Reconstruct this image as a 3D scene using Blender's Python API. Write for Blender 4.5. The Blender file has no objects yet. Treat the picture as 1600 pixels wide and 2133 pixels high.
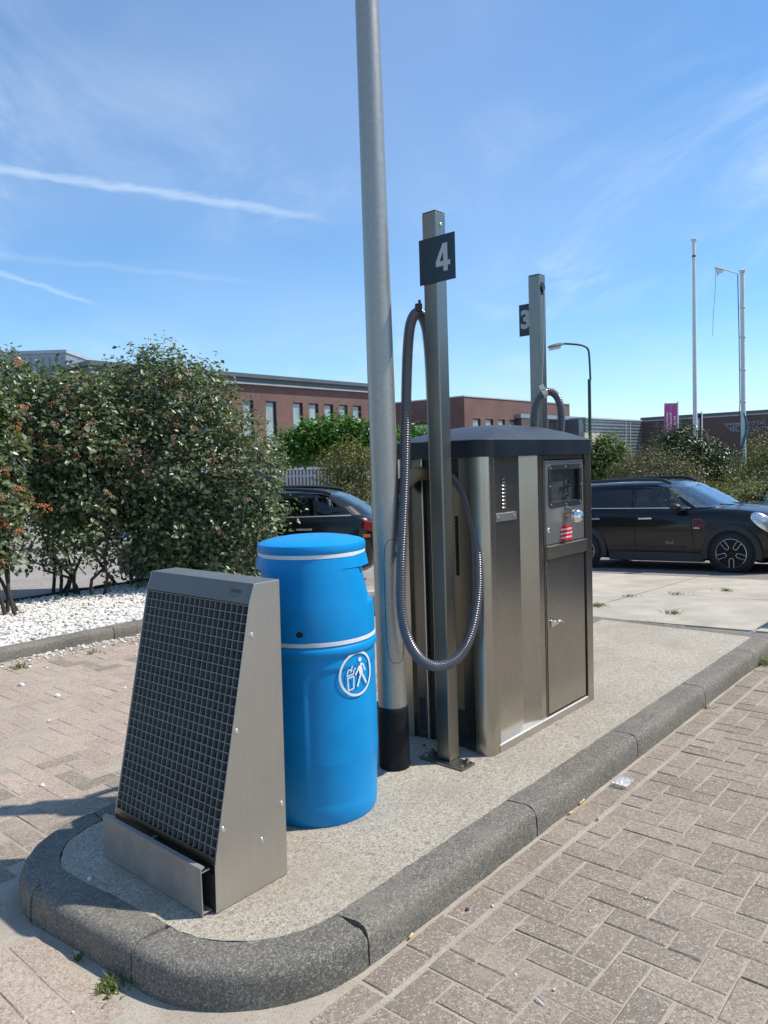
import bpy, bmesh, math, random
import numpy as np
from mathutils import Matrix, Vector
random.seed(7); RNG = np.random.default_rng(11)
R = math.radians
sc = bpy.context.scene
col = sc.collection

# ------------------------------------------------------------------ camera
F, PITCH, ROLL, H = 1575.0, R(3.75), R(1.86), 1.515      # focal length in photo pixels (1600 x 2133)
cam_d = bpy.data.cameras.new('camera'); cam = bpy.data.objects.new('camera', cam_d); col.objects.link(cam)
cam_d.sensor_fit = 'VERTICAL'; cam_d.sensor_height = 24.0; cam_d.lens = F / 2133 * 24.0
cam_d.clip_start = 0.05; cam_d.clip_end = 3000
cam.matrix_world = Matrix.Translation((0, 0, H)) @ Matrix.Rotation(R(90) - PITCH, 4, 'X') @ Matrix.Rotation(-ROLL, 4, 'Z')
sc.camera = cam

def ray(px, py):
    x, y = px - 800, 1066.5 - py
    c, s = math.cos(ROLL), math.sin(ROLL)
    xr, yr = x * c + y * s, -x * s + y * c
    cp, sp = math.cos(PITCH), math.sin(PITCH)
    return (xr, F * cp + yr * sp, -F * sp + yr * cp)
def at(px, py, Y):
    d = ray(px, py); t = Y / d[1]
    return Vector((d[0] * t, Y, H + d[2] * t))
def proj(P):
    x, y, z = P[0], P[1], P[2] - H
    cp, sp = math.cos(PITCH), math.sin(PITCH)
    yy = y * cp - z * sp; zz = y * sp + z * cp
    if yy < 0.05: return None
    a, b = F * x / yy, F * zz / yy
    c, s = math.cos(ROLL), math.sin(ROLL)
    return (800 + a * c - b * s, 1066.5 - (a * s + b * c))

# ------------------------------------------------------------------ world, sun, exposure
SUN_EL, SUN_AZ = R(54), R(3)             # azimuth measured from +X towards +Y
SUN = Vector((math.cos(SUN_EL) * math.cos(SUN_AZ), math.cos(SUN_EL) * math.sin(SUN_AZ), math.sin(SUN_EL)))
world = bpy.data.worlds.new('World'); sc.world = world; world.use_nodes = True
wt = world.node_tree; wn = wt.nodes; wl = wt.links; wn.clear()
w_out = wn.new('ShaderNodeOutputWorld'); w_bg = wn.new('ShaderNodeBackground'); wl.new(w_bg.outputs[0], w_out.inputs[0])
sky = wn.new('ShaderNodeTexSky'); sky.sky_type = 'NISHITA'; sky.sun_disc = False
sky.sun_elevation = SUN_EL; sky.sun_rotation = R(90) - SUN_AZ
sky.air_density = 1.0; sky.dust_density = 0.25; sky.ozone_density = 1.6; sky.altitude = 0
w_bg.inputs[1].default_value = 0.13
def wmath(op, a, b=None):
    n = wn.new('ShaderNodeMath'); n.operation = op
    for i, v in enumerate((a, b)):
        if v is None: continue
        if isinstance(v, (int, float)): n.inputs[i].default_value = v
        else: wl.new(v, n.inputs[i])
    return n.outputs[0]
hs = wn.new('ShaderNodeHueSaturation'); hs.inputs['Saturation'].default_value = 1.10
tint = wn.new('ShaderNodeMix'); tint.data_type = 'RGBA'; tint.blend_type = 'MULTIPLY'; tint.inputs[0].default_value = 1.0; tint.inputs[7].default_value = (.80, 1.0, 1.15, 1)
wl.new(sky.outputs[0], tint.inputs[6]); wl.new(tint.outputs[2], hs.inputs['Color'])
tc = wn.new('ShaderNodeTexCoord'); sx = wn.new('ShaderNodeSeparateXYZ'); wl.new(tc.outputs['Generated'], sx.inputs[0])
zc = wmath('MAXIMUM', wmath('ADD', sx.outputs[2], 0.10), 0.02)
PX, PY = wmath('DIVIDE', sx.outputs[0], zc), wmath('DIVIDE', sx.outputs[1], zc)
cv = wn.new('ShaderNodeCombineXYZ'); wl.new(PX, cv.inputs[0]); wl.new(PY, cv.inputs[1])
def wnoise(scale, detail, rough, dist, rot=0.0, stretch=(1, 1, 1)):
    mp = wn.new('ShaderNodeMapping'); mp.inputs['Rotation'].default_value = (0, 0, rot); mp.inputs['Scale'].default_value = stretch
    wl.new(cv.outputs[0], mp.inputs[0])
    n = wn.new('ShaderNodeTexNoise'); n.inputs['Scale'].default_value = scale; n.inputs['Detail'].default_value = detail
    n.inputs['Roughness'].default_value = rough; n.inputs['Distortion'].default_value = dist
    wl.new(mp.outputs[0], n.inputs['Vector']); return n.outputs[0]
def wramp(v, a, b):
    n = wn.new('ShaderNodeMapRange'); n.interpolation_type = 'SMOOTHSTEP'
    n.inputs[1].default_value = a; n.inputs[2].default_value = b; wl.new(v, n.inputs[0]); return n.outputs[0]
big = wramp(wnoise(0.62, 3, .5, .3, .4), .42, .66)
fine = wramp(wnoise(2.4, 9, .62, .9, .55, (1.0, .45, 1)), .40, .80)
veil = wmath('MULTIPLY', wramp(wnoise(0.5, 3, .5, .2, 1.1), .30, .75), .24)
cloud = wmath('ADD', wmath('MULTIPLY', wmath('MULTIPLY', big, fine), .66), veil)
def skyp(px, py):
    d = Vector(ray(px, py)).normalized(); k = max(d.z + .10, .02); return d.x / k, d.y / k
def contrail(a, b, wid, amp, fade):
    # a condensation trail: a thin band in the cloud plane between two points
    ax, ay = skyp(*a); bx, by = skyp(*b); L = math.hypot(bx - ax, by - ay); ux, uy = (bx - ax) / L, (by - ay) / L
    s = wmath('ADD', wmath('MULTIPLY', wmath('SUBTRACT', PX, ax), ux), wmath('MULTIPLY', wmath('SUBTRACT', PY, ay), uy))
    t = wmath('ADD', wmath('MULTIPLY', wmath('SUBTRACT', PX, ax), -uy), wmath('MULTIPLY', wmath('SUBTRACT', PY, ay), ux))
    t = wmath('ADD', t, wmath('MULTIPLY', wmath('SUBTRACT', wnoise(9, 5, .6, 0), .5), wid * 2.3))
    band = wmath('SUBTRACT', 1.0, wramp(wmath('ABSOLUTE', t), 0.0, wid))
    ends = wmath('MULTIPLY', wramp(s, -fade, fade * .2), wmath('SUBTRACT', 1.0, wramp(s, L - fade, L)))
    return wmath('MULTIPLY', wmath('MULTIPLY', band, ends), amp)
for args in (((-260, 318), (735, 468), .044, .34, .35), ((0, 568), (215, 640), .036, .30, .15), ((-150, 520), (660, 604), .05, .10, .5)):
    cloud = wmath('ADD', cloud, contrail(*args))
cloud = wmath('MINIMUM', cloud, .8)
mx = wn.new('ShaderNodeMix'); mx.data_type = 'RGBA'; wl.new(cloud, mx.inputs[0]); wl.new(hs.outputs[0], mx.inputs[6])
mx.inputs[7].default_value = (4.6, 5.6, 6.9, 1); wl.new(mx.outputs[2], w_bg.inputs[0])

sd = bpy.data.lights.new('sun', 'SUN'); sd.energy = 4.3; sd.angle = R(0.53); sd.color = (1.0, 0.94, 0.845)
so = bpy.data.objects.new('sun', sd); col.objects.link(so); so.rotation_euler = SUN.to_track_quat('Z', 'Y').to_euler(); so.location = SUN * 60
sc.view_settings.view_transform = 'Standard'; sc.view_settings.look = 'None'; sc.view_settings.exposure = 0.30; sc.view_settings.gamma = 1.0
sc.view_settings.use_curve_mapping = False
sc.render.engine = 'CYCLES'; sc.cycles.use_denoising = True; sc.cycles.max_bounces = 7; sc.cycles.diffuse_bounces = 3
sc.cycles.glossy_bounces = 4; sc.cycles.transmission_bounces = 6; sc.cycles.transparent_max_bounces = 8
sc.cycles.use_adaptive_sampling = True; sc.cycles.adaptive_threshold = 0.015; sc.cycles.caustics_reflective = False; sc.cycles.caustics_refractive = False
sc.cycles.sample_clamp_indirect = 6.0

# ------------------------------------------------------------------ materials
class NT:
    def __init__(s, name):
        s.m = bpy.data.materials.new(name); s.m.use_nodes = True; s.t = s.m.node_tree; s.n = s.t.nodes; s.n.clear()
        s.out = s.n.new('ShaderNodeOutputMaterial'); s.b = s.n.new('ShaderNodeBsdfPrincipled'); s.t.links.new(s.b.outputs[0], s.out.inputs[0])
    def link(s, a, b): s.t.links.new(a, b)
    def set(s, k, v):
        i = s.b.inputs[k]
        if hasattr(v, 'is_output') or hasattr(v, 'links'): s.link(v, i)
        else: i.default_value = v if not isinstance(v, tuple) or len(v) != 3 else (*v, 1)
    def coord(s, world=False, scale=(1, 1, 1)):
        if world: o = s.n.new('ShaderNodeNewGeometry').outputs['Position']
        else: o = s.n.new('ShaderNodeTexCoord').outputs['Object']
        if scale == (1, 1, 1): return o
        mp = s.n.new('ShaderNodeMapping'); mp.inputs['Scale'].default_value = scale; s.link(o, mp.inputs[0]); return mp.outputs[0]
    def noise(s, vec, scale, detail=4, rough=.55, dist=0):
        n = s.n.new('ShaderNodeTexNoise'); n.inputs['Scale'].default_value = scale; n.inputs['Detail'].default_value = detail
        n.inputs['Roughness'].default_value = rough; n.inputs['Distortion'].default_value = dist; s.link(vec, n.inputs['Vector']); return n.outputs[0]
    def voro(s, vec, scale, out='Color', feature='F1'):
        n = s.n.new('ShaderNodeTexVoronoi'); n.feature = feature; n.inputs['Scale'].default_value = scale; s.link(vec, n.inputs['Vector'])
        if out == 'Color':
            q = s.n.new('ShaderNodeSeparateColor'); s.link(n.outputs['Color'], q.inputs[0]); return q.outputs[0]
        return n.outputs[out]
    def math(s, op, a, b=None):
        n = s.n.new('ShaderNodeMath'); n.operation = op
        for i, v in enumerate((a, b)):
            if v is None: continue
            if isinstance(v, (int, float)): n.inputs[i].default_value = v
            else: s.link(v, n.inputs[i])
        return n.outputs[0]
    def ramp(s, v, stops, interp='LINEAR'):
        n = s.n.new('ShaderNodeValToRGB'); n.color_ramp.interpolation = interp; e = n.color_ramp.elements
        while len(e) < len(stops): e.new(.5)
        for k, (p, c) in enumerate(stops): e[k].position = p; e[k].color = (*c, 1) if len(c) == 3 else c
        s.link(v, n.inputs[0]); return n.outputs[0]
    def range(s, v, a, b, c=0.0, d=1.0):
        n = s.n.new('ShaderNodeMapRange'); n.interpolation_type = 'SMOOTHSTEP'
        for i, q in zip((1, 2, 3, 4), (a, b, c, d)): n.inputs[i].default_value = q
        s.link(v, n.inputs[0]); return n.outputs[0]
    def mix(s, f, a, b, mode='MIX'):
        n = s.n.new('ShaderNodeMix'); n.data_type = 'RGBA'; n.blend_type = mode
        for i, v in ((0, f), (6, a), (7, b)):
            if isinstance(v, (int, float)): n.inputs[i].default_value = v
            elif isinstance(v, tuple): n.inputs[i].default_value = (*v, 1) if len(v) == 3 else v
            else: s.link(v, n.inputs[i])
        return n.outputs[2]
    def bump(s, h, strength=.5, dist=.002, chain=None):
        n = s.n.new('ShaderNodeBump'); n.inputs['Strength'].default_value = strength; n.inputs['Distance'].default_value = dist
        s.link(h, n.inputs['Height'])
        if chain is not None: s.link(chain, n.inputs['Normal'])
        return n.outputs[0]
def k3(c, f): return tuple(min(1, x * f) for x in c)
def plain(name, c, rough=.5, metal=0., var=.12, scale=12, bump=0, bscale=300, coat=0, world=False, spec=.5, dirt=0):
    t = NT(name); v = t.coord(world); n = t.noise(v, scale, 5, .6)
    cc = t.mix(t.range(n, .3, .7), k3(c, 1 - var), k3(c, 1 + var))
    if dirt: cc = t.mix(t.math('MULTIPLY', t.range(t.noise(v, scale * .4, 8, .7), .48, .72), dirt), cc, (.16, .14, .11))
    t.set('Base Color', cc); t.set('Metallic', metal); t.set('Specular IOR Level', spec)
    t.set('Roughness', t.math('ADD', t.math('MULTIPLY', t.math('SUBTRACT', n, .5), .3 * min(rough, .4)), rough))
    if coat: t.set('Coat Weight', coat); t.set('Coat Roughness', .04)
    if bump: t.set('Normal', t.bump(t.noise(v, bscale, 4, .6), bump, .0015))
    return t.m
def aggregate(name, c, light, dark, scale=210, amt=(.16, .86), var=.14, rnd=0, bump=.7, grime=None, patch=1.4, spots=False):
    # exposed-aggregate concrete: each stone of the mix is a cell of its own tone
    t = NT(name); v = t.coord(True)
    lo = t.noise(v, patch, 5, .62); base = t.mix(t.range(lo, .3, .7), k3(c, 1 - var), k3(c, 1 + var))
    if rnd:
        oi = t.n.new('ShaderNodeObjectInfo'); at_ = t.n.new('ShaderNodeAttribute'); at_.attribute_name = 'rnd'
        rv = t.math('FRACT', t.math('ADD', oi.outputs['Random'], at_.outputs['Fac']))
        base = t.mix(1.0, base, t.ramp(rv, [(0, (1 - rnd, 1 - rnd, 1 - rnd * .9)), (.5, (1, .985, .97)), (1, (1 + rnd, 1 + rnd * .86, 1 + rnd * .8))]), 'MULTIPLY')
    cell = t.voro(v, scale)
    cc = t.mix(t.range(cell, amt[1], amt[1] + .05), base, light); cc = t.mix(t.math('SUBTRACT', 1.0, t.range(cell, amt[0] - .05, amt[0])), cc, dark)
    c2 = t.voro(v, scale * .46); cc = t.mix(t.range(c2, .90, .95, 0, .55), cc, light); cc = t.mix(t.range(c2, .13, .08, 0, .62), cc, dark)
    mott = t.noise(v, scale * .20, 6, .72); cc = t.mix(t.range(mott, .40, .66, 0, .42), cc, k3(c, .55)); cc = t.mix(t.range(mott, .52, .30, 0, .25), cc, k3(c, 1.35))
    fine = t.noise(v, scale * .9, 5, .7); cc = t.mix(t.range(fine, .35, .75, 0, .55), cc, k3(c, .62), 'MIX')
    if grime:
        cc = t.mix(t.math('MULTIPLY', t.range(t.noise(v, 2.6, 8, .66), .5, .7), grime[1]), cc, grime[0])
    if spots:
        wv = t.n.new('ShaderNodeVectorMath'); wv.operation = 'ADD'; t.link(v, wv.inputs[0]); nz = t.n.new('ShaderNodeTexNoise'); nz.inputs['Scale'].default_value = 40; t.link(v, nz.inputs['Vector'])
        sc0 = t.n.new('ShaderNodeVectorMath'); sc0.operation = 'SCALE'; sc0.inputs['Scale'].default_value = .02; t.link(nz.outputs['Color'], sc0.inputs[0]); t.link(sc0.outputs[0], wv.inputs[1])
        dd = t.voro(wv.outputs[0], 5.0, 'Distance'); cc = t.mix(t.range(dd, .10, .06, 0, .55), cc, k3(c, .38))
    t.set('Base Color', cc); t.set('Roughness', .88); t.set('Specular IOR Level', .3)
    h = t.math('ADD', t.math('MULTIPLY', cell, .5), fine)
    t.set('Normal', t.bump(h, bump, .0016)); return t.m
def steel(name, c, rough=.32, brush=(260, 260, 4), streak=.05, dirt=.22, dcol=(.20, .17, .13)):
    t = NT(name); v = t.coord(False, brush); b = t.noise(v, 1.0, 4, .6); vo = t.coord(False)
    blot = t.noise(vo, 3.2, 6, .62)
    cc = t.mix(t.range(b, .3, .7), k3(c, 1 - streak), k3(c, 1 + streak * .6)); cc = t.mix(t.range(blot, .35, .72, 0, dirt), cc, dcol)
    t.set('Base Color', cc); t.set('Metallic', 1.0)
    r = t.math('ADD', rough, t.math('MULTIPLY', t.math('SUBTRACT', blot, .45), .16)); r = t.math('ADD', r, t.math('MULTIPLY', t.math('SUBTRACT', b, .5), .05))
    sp = t.range(t.noise(vo, 34, 7, .78), .705, .74, 0, .45); r = t.math('ADD', r, t.math('MULTIPLY', sp, .5))
    t.set('Roughness', r); t.set('Normal', t.bump(b, .012, .001, t.bump(blot, .05, .01))); return t.m
def leafmat(name, stops, rough=.42, trans=.28, spec=.5):
    t = NT(name); a = t.n.new('ShaderNodeAttribute'); a.attribute_name = 'rnd'
    c = t.ramp(a.outputs['Fac'], stops); v = t.coord(True); c = t.mix(t.range(t.noise(v, 30, 2), .3, .7, 0, .35), c, (.02, .03, .012))
    t.set('Base Color', c); t.set('Roughness', rough); t.set('Specular IOR Level', spec)
    tr = t.n.new('ShaderNodeBsdfTranslucent'); tcx = t.mix(1.0, c, (1.25, 1.3, .55), 'MULTIPLY'); t.link(tcx, tr.inputs[0])
    ms = t.n.new('ShaderNodeMixShader'); ms.inputs[0].default_value = trans; t.link(t.b.outputs[0], ms.inputs[1]); t.link(tr.outputs[0], ms.inputs[2])
    t.link(ms.outputs[0], t.out.inputs[0]); return t.m
def glass(name, c=(.9, .95, .95), rough=.02, alpha=.35, film=None):
    t = NT(name); t.set('Base Color', k3(c, .12)); t.set('Roughness', rough); t.set('Specular IOR Level', .9)
    tr = t.n.new('ShaderNodeBsdfTransparent'); tr.inputs[0].default_value = (*c, 1)
    lw = t.n.new('ShaderNodeLayerWeight'); lw.inputs[0].default_value = .5; fr = t.math('ADD', .03, t.math('MULTIPLY', t.math('POWER', lw.outputs['Facing'], 4.0), .85))
    ms = t.n.new('ShaderNodeMixShader'); t.link(t.math('MINIMUM', t.math('ADD', fr, alpha), 1.0), ms.inputs[0]); t.link(tr.outputs[0], ms.inputs[1])
    gs = t.n.new('ShaderNodeBsdfGlossy'); gs.inputs['Roughness'].default_value = rough; gs.inputs['Color'].default_value = (.92, .95, .96, 1)
    if film: t.set('Base Color', film)
    t.link(t.b.outputs[0] if film else gs.outputs[0], ms.inputs[2])
    t.link(ms.outputs[0], t.out.inputs[0]); return t.m
def brickmat(name, a, b, mortar, scale=1.0, rough=.85):
    t = NT(name); o = t.n.new('ShaderNodeTexCoord').outputs['UV']
    n = t.n.new('ShaderNodeTexBrick'); n.inputs['Scale'].default_value = 1.0; n.inputs['Brick Width'].default_value = .22 * scale; n.inputs['Row Height'].default_value = .065 * scale
    n.inputs['Mortar Size'].default_value = .009 * scale; n.inputs['Color1'].default_value = (*a, 1); n.inputs['Color2'].default_value = (*b, 1); n.inputs['Mortar'].default_value = (*mortar, 1)
    t.link(o, n.inputs['Vector']); cc = t.mix(t.range(t.noise(t.coord(True), .35, 6, .6), .35, .7, 0, .4), n.outputs[0], k3(a, .7))
    t.set('Base Color', cc); t.set('Roughness', rough); t.set('Normal', t.bump(n.outputs[1], -.3, .01)); return t.m

MAT = {}
MAT['paver'] = aggregate('brick paver', (.308, .256, .204), (.60, .53, .43), (.16, .13, .095), 300, (.18, .90), .20, .20, .8, ((.40, .335, .26), .5), 1.4, True)
MAT['paver_pink'] = aggregate('pink brick paver', (.435, .350, .280), (.63, .54, .44), (.22, .17, .125), 300, (.14, .91), .15, .13, .6, ((.45, .375, .29), .7))
MAT['sand'] = aggregate('joint sand', (.37, .325, .265), (.50, .45, .38), (.23, .20, .165), 420, (.15, .88), .16, 0, .5)
MAT['kerb'] = aggregate('exposed aggregate kerb', (.21, .194, .164), (.46, .43, .37), (.08, .072, .057), 340, (.22, .87), .32, .12, 1.3, ((.27, .24, .195), .55))
MAT['island'] = aggregate('island concrete', (.475, .422, .340), (.64, .585, .48), (.15, .13, .10), 270, (.20, .88), .17, 0, 1.0, ((.33, .28, .20), .65), 1.4, True)
MAT['slab'] = plain('pale concrete', (.44, .395, .32), .85, 0, .14, 2.2, .4, 60, world=True, dirt=.45)
MAT['strip'] = aggregate('brown concrete', (.24, .20, .17), (.40, .36, .31), (.12, .10, .09), 240, (.2, .88), .15, 0, .6)
MAT['asphalt'] = aggregate('worn asphalt', (.27, .245, .225), (.42, .39, .35), (.15, .14, .13), 120, (.2, .85), .16, 0, .5)
MAT['soil'] = plain('dark soil', (.05, .042, .032), .95, 0, .3, 20, .6, 60, world=True)
MAT['steel'] = steel('brushed stainless steel', (.46, .435, .385), .28, dirt=.16)
MAT['steel_l'] = steel('bright stainless steel', (.60, .58, .54), .40, dirt=.12)
MAT['steel_d'] = steel('weathered steel tube', (.27, .26, .235), .36, dirt=.3)
MAT['galv'] = plain('galvanised steel', (.25, .265, .265), .5, .5, .16, 40)
MAT['pole'] = plain('galvanised lamp post', (.36, .345, .31), .38, .65, .06, 60, .02, 500)
MAT['chrome'] = plain('chrome', (.82, .82, .80), .12, 1.0, .03)
MAT['black'] = plain('black plastic', (.022, .023, .026), .45, 0, .2, 30)
MAT['wrap'] = plain('black tape wrap', (.008, .009, .011), .6, 0, .3, 8, .3, 40, spec=.25)
MAT['hose'] = plain('grey ribbed hose', (.095, .093, .104), .26, 0, .12, 30, spec=.8)
MAT['navy'] = plain('slate painted sheet', (.040, .048, .058), .46, 0, .15, 6, .06, 120, dirt=.10, spec=.35)
MAT['blue'] = plain('blue polyethylene', (.0006, .26, .60), .42, 0, .07, 5, .05, 180, spec=.30, dirt=.07)
MAT['blue_d'] = plain('blue recess', (.003, .10, .36), .5)
MAT['white'] = plain('white paint', (.74, .75, .74), .5, 0, .05, 60)
MAT['num'] = plain('pale grey numeral', (.46, .48, .50), .5, 0, .03)
MAT['dark'] = plain('dark void', (.012, .012, .013), .9, 0, .2)
MAT['beige'] = plain('beige plastic elbow', (.36, .26, .15), .5, 0, .1)
MAT['red'] = plain('red sticker', (.62, .012, .02), .4, 0, .04)
MAT['rope'] = plain('grey rope', (.34, .31, .26), .9, 0, .3, 200)
MAT['fascia'] = plain('navy fascia', (.008, .015, .024), .42, 0, .2, 6, .05, 120, dirt=.08, spec=.3)
MAT['steel_c'] = plain('steel cap with dark reflection in colour', (.15, .155, .15), .5, .35, .08, 14, dirt=.2)  # cap toned down in colour in place of dark mirrored surroundings
# ------------------------------------------------------------------ mesh helpers
class MB:
    def __init__(s): s.v = []; s.f = []
    def add(s, v, f):
        o = len(s.v); s.v += [tuple(p) for p in v]; s.f += [tuple(i + o for i in q) for q in f]; return s
    def box(s, x0, x1, y0, y1, z0, z1):
        return s.add([(x, y, z) for z in (z0, z1) for y in (y0, y1) for x in (x0, x1)], [(0, 2, 3, 1), (4, 5, 7, 6), (0, 1, 5, 4), (2, 6, 7, 3), (0, 4, 6, 2), (1, 3, 7, 5)])
    def obox(s, c, a, b, d):
        c, a, b, d = map(Vector, (c, a, b, d))
        return s.add([c + a * x + b * y + d * z for z in (-1, 1) for y in (-1, 1) for x in (-1, 1)], [(0, 2, 3, 1), (4, 5, 7, 6), (0, 1, 5, 4), (2, 6, 7, 3), (0, 4, 6, 2), (1, 3, 7, 5)])
    def prism(s, poly, axis, a, b):
        n = len(poly)
        def p(q, t): return {'z': (q[0], q[1], t), 'y': (q[0], t, q[1]), 'x': (t, q[0], q[1])}[axis]
        v = [p(q, a) for q in poly] + [p(q, b) for q in poly]
        return s.add(v, [tuple(range(n)), tuple(range(2 * n - 1, n - 1, -1))] + [(i, (i + 1) % n, n + (i + 1) % n, n + i) for i in range(n)])
    def rings(s, rs, closed=True, caps=True):
        o = len(s.v); n = len(rs[0])
        for r in rs: s.v += [tuple(p) for p in r]
        for k in range(len(rs) - 1):
            for i in range(n if closed else n - 1):
                j = (i + 1) % n; s.f.append((o + k * n + i, o + k * n + j, o + (k + 1) * n + j, o + (k + 1) * n + i))
        if caps and closed: s.f += [tuple(o + i for i in range(n - 1, -1, -1)), tuple(o + (len(rs) - 1) * n + i for i in range(n))]
        return s
    def tube(s, path, r, sides=12, caps=True):
        path = [Vector(p) for p in path]; rr = r if isinstance(r, (list, tuple)) else [r] * len(path)
        rs = []; up = None
        for i, p in enumerate(path):
            t = (path[min(i + 1, len(path) - 1)] - path[max(i - 1, 0)]).normalized()
            if up is None: up = t.orthogonal().normalized()
            up = (up - t * up.dot(t)).normalized(); q = t.cross(up)
            rs.append([p + (up * math.cos(2 * math.pi * k / sides) + q * math.sin(2 * math.pi * k / sides)) * rr[i] for k in range(sides)])
        return s.rings(rs, True, caps)
    def lathe(s, prof, segs=32, c=(0, 0, 0), axis='z', a0=0, a1=2 * math.pi):
        full = abs(a1 - a0 - 2 * math.pi) < 1e-6; rs = []
        for r, z in prof:
            ring = []
            for k in range(segs if full else segs + 1):
                a = a0 + (a1 - a0) * k / segs; x, y = r * math.cos(a), r * math.sin(a)
                ring.append({'z': (c[0] + x, c[1] + y, c[2] + z), 'y': (c[0] + x, c[1] + z, c[2] + y), 'x': (c[0] + z, c[1] + x, c[2] + y)}[axis])
            rs.append(ring)
        return s.rings(rs, full, False)
    def build(s, name, mat, parent=None, smooth=None, bevel=0, org=(0, 0, 0), seg=2, recalc=True):
        me = bpy.data.meshes.new(name); me.from_pydata([(a - org[0], b - org[1], c - org[2]) for a, b, c in s.v], [], s.f)
        if recalc or bevel:
            bm = bmesh.new(); bm.from_mesh(me)
            if recalc: bmesh.ops.recalc_face_normals(bm, faces=bm.faces)
            if bevel:
                es = [e for e in bm.edges if len(e.link_faces) == 2 and e.calc_face_angle(0) > .6]
                bmesh.ops.bevel(bm, geom=es, offset=bevel, segments=seg, profile=.5, affect='EDGES')
            bm.to_mesh(me); bm.free()
        if smooth is not None:
            me.polygons.foreach_set('use_smooth', [True] * len(me.polygons)); me.set_sharp_from_angle(angle=R(smooth))
        me.materials.append(mat if not isinstance(mat, str) else MAT[mat])
        o = bpy.data.objects.new(name, me); col.objects.link(o); o.parent = parent; return o
def inst(name, me, parent, loc=(0, 0, 0), rot=(0, 0, 0), scale=(1, 1, 1)):
    o = bpy.data.objects.new(name, me); col.objects.link(o); o.parent = parent; o.location = loc; o.rotation_euler = rot; o.scale = scale; return o
def tag(o, label=None, cat=None, group=None, kind=None):
    for k, v in (('label', label), ('category', cat), ('group', group), ('kind', kind)):
        if v: o[k] = v
    return o
def empty(name, loc, rz=0, label=None, cat=None, group=None):
    e = bpy.data.objects.new(name, None); col.objects.link(e); e.location = loc; e.rotation_euler = (0, 0, rz); e.empty_display_size = .2
    return tag(e, label, cat, group)
def copy_tree(o, parent=None):
    c = o.copy(); col.objects.link(c); c.parent = parent
    for ch in list(o.children): copy_tree(ch, c)
    return c
def text_mesh(body, size, extrude=.001, offset=0.0, spacing=1.0):
    cu = bpy.data.curves.new('lettering', 'FONT'); cu.body = body; cu.size = size; cu.extrude = extrude; cu.offset = offset; cu.align_x = 'CENTER'; cu.align_y = 'CENTER'
    cu.resolution_u = 3; cu.space_character = spacing
    ob = bpy.data.objects.new('lettering', cu); col.objects.link(ob); bpy.context.view_layer.update()
    me = bpy.data.meshes.new_from_object(ob.evaluated_get(bpy.context.evaluated_depsgraph_get())); me = me.copy()
    bpy.data.objects.remove(ob); me.materials.clear(); return me
def text_obj(name, body, size, mat, parent, M4, extrude=.001, offset=0.0, spacing=1.0):
    me = text_mesh(body, size, extrude, offset, spacing); me.materials.append(MAT[mat] if isinstance(mat, str) else mat)
    o = bpy.data.objects.new(name, me); col.objects.link(o); o.parent = parent; o.matrix_local = M4; return o
def frame4(o, x, y, z):
    m = Matrix((Vector(x), Vector(y), Vector(z))).transposed().to_4x4(); m.translation = Vector(o); return m
def catmull(pts, n):
    pts = [Vector(p) for p in pts]; P = [pts[0] * 2 - pts[1]] + pts + [pts[-1] * 2 - pts[-2]]; out = []
    for i in range(1, len(P) - 2):
        for k in range(n):
            t = k / n; a, b, c, d = P[i - 1], P[i], P[i + 1], P[i + 2]
            out.append(.5 * ((2 * b) + (c - a) * t + (2 * a - 5 * b + 4 * c - d) * t * t + (3 * b - a - 3 * c + d) * t ** 3))
    out.append(pts[-1]); return out
def resample(path, step):
    d = [0]
    for a, b in zip(path, path[1:]): d.append(d[-1] + (b - a).length)
    n = max(2, int(d[-1] / step)); out = []; j = 0
    for k in range(n + 1):
        s = d[-1] * k / n
        while j < len(d) - 2 and d[j + 1] < s: j += 1
        t = (s - d[j]) / max(1e-9, d[j + 1] - d[j]); out.append(path[j].lerp(path[j + 1], t))
    return out

# ------------------------------------------------------------------ the kerb frame: u along the right-hand kerb, m inwards (to the left)
TH = R(48.75); CU, SU = math.cos(TH), math.sin(TH); OX, OY = -.087, 2.19
def W(u, m, z=0.0): return Vector((OX + u * CU - m * SU, OY + u * SU + m * CU, z))
def L_(x, y): dx, dy = x - OX, y - OY; return dx * CU + dy * SU, -dx * SU + dy * CU
ZI = .11
def sstep(a, b, x): t = min(1, max(0, (x - a) / (b - a))); return t * t * (3 - 2 * t)
def gz(x, y):
    w = max(sstep(-2.8, -.8, x), sstep(9.8, 11.2, y))
    return -.05 * min(12, max(0, y - 5.2)) * w
def ground_hit(px, py):
    d = ray(px, py); lo, hi = .5, 400.
    for _ in range(50):
        m = (lo + hi) / 2; t = m / d[1]
        if H + d[2] * t > gz(d[0] * t, m): lo = m
        else: hi = m
    t = lo / d[1]; return Vector((d[0] * t, lo, gz(d[0] * t, lo)))
def ithing(name, u, m, label, cat, group=None, z=ZI): return empty(name, W(u, m, z), TH, label, cat, group)

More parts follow.
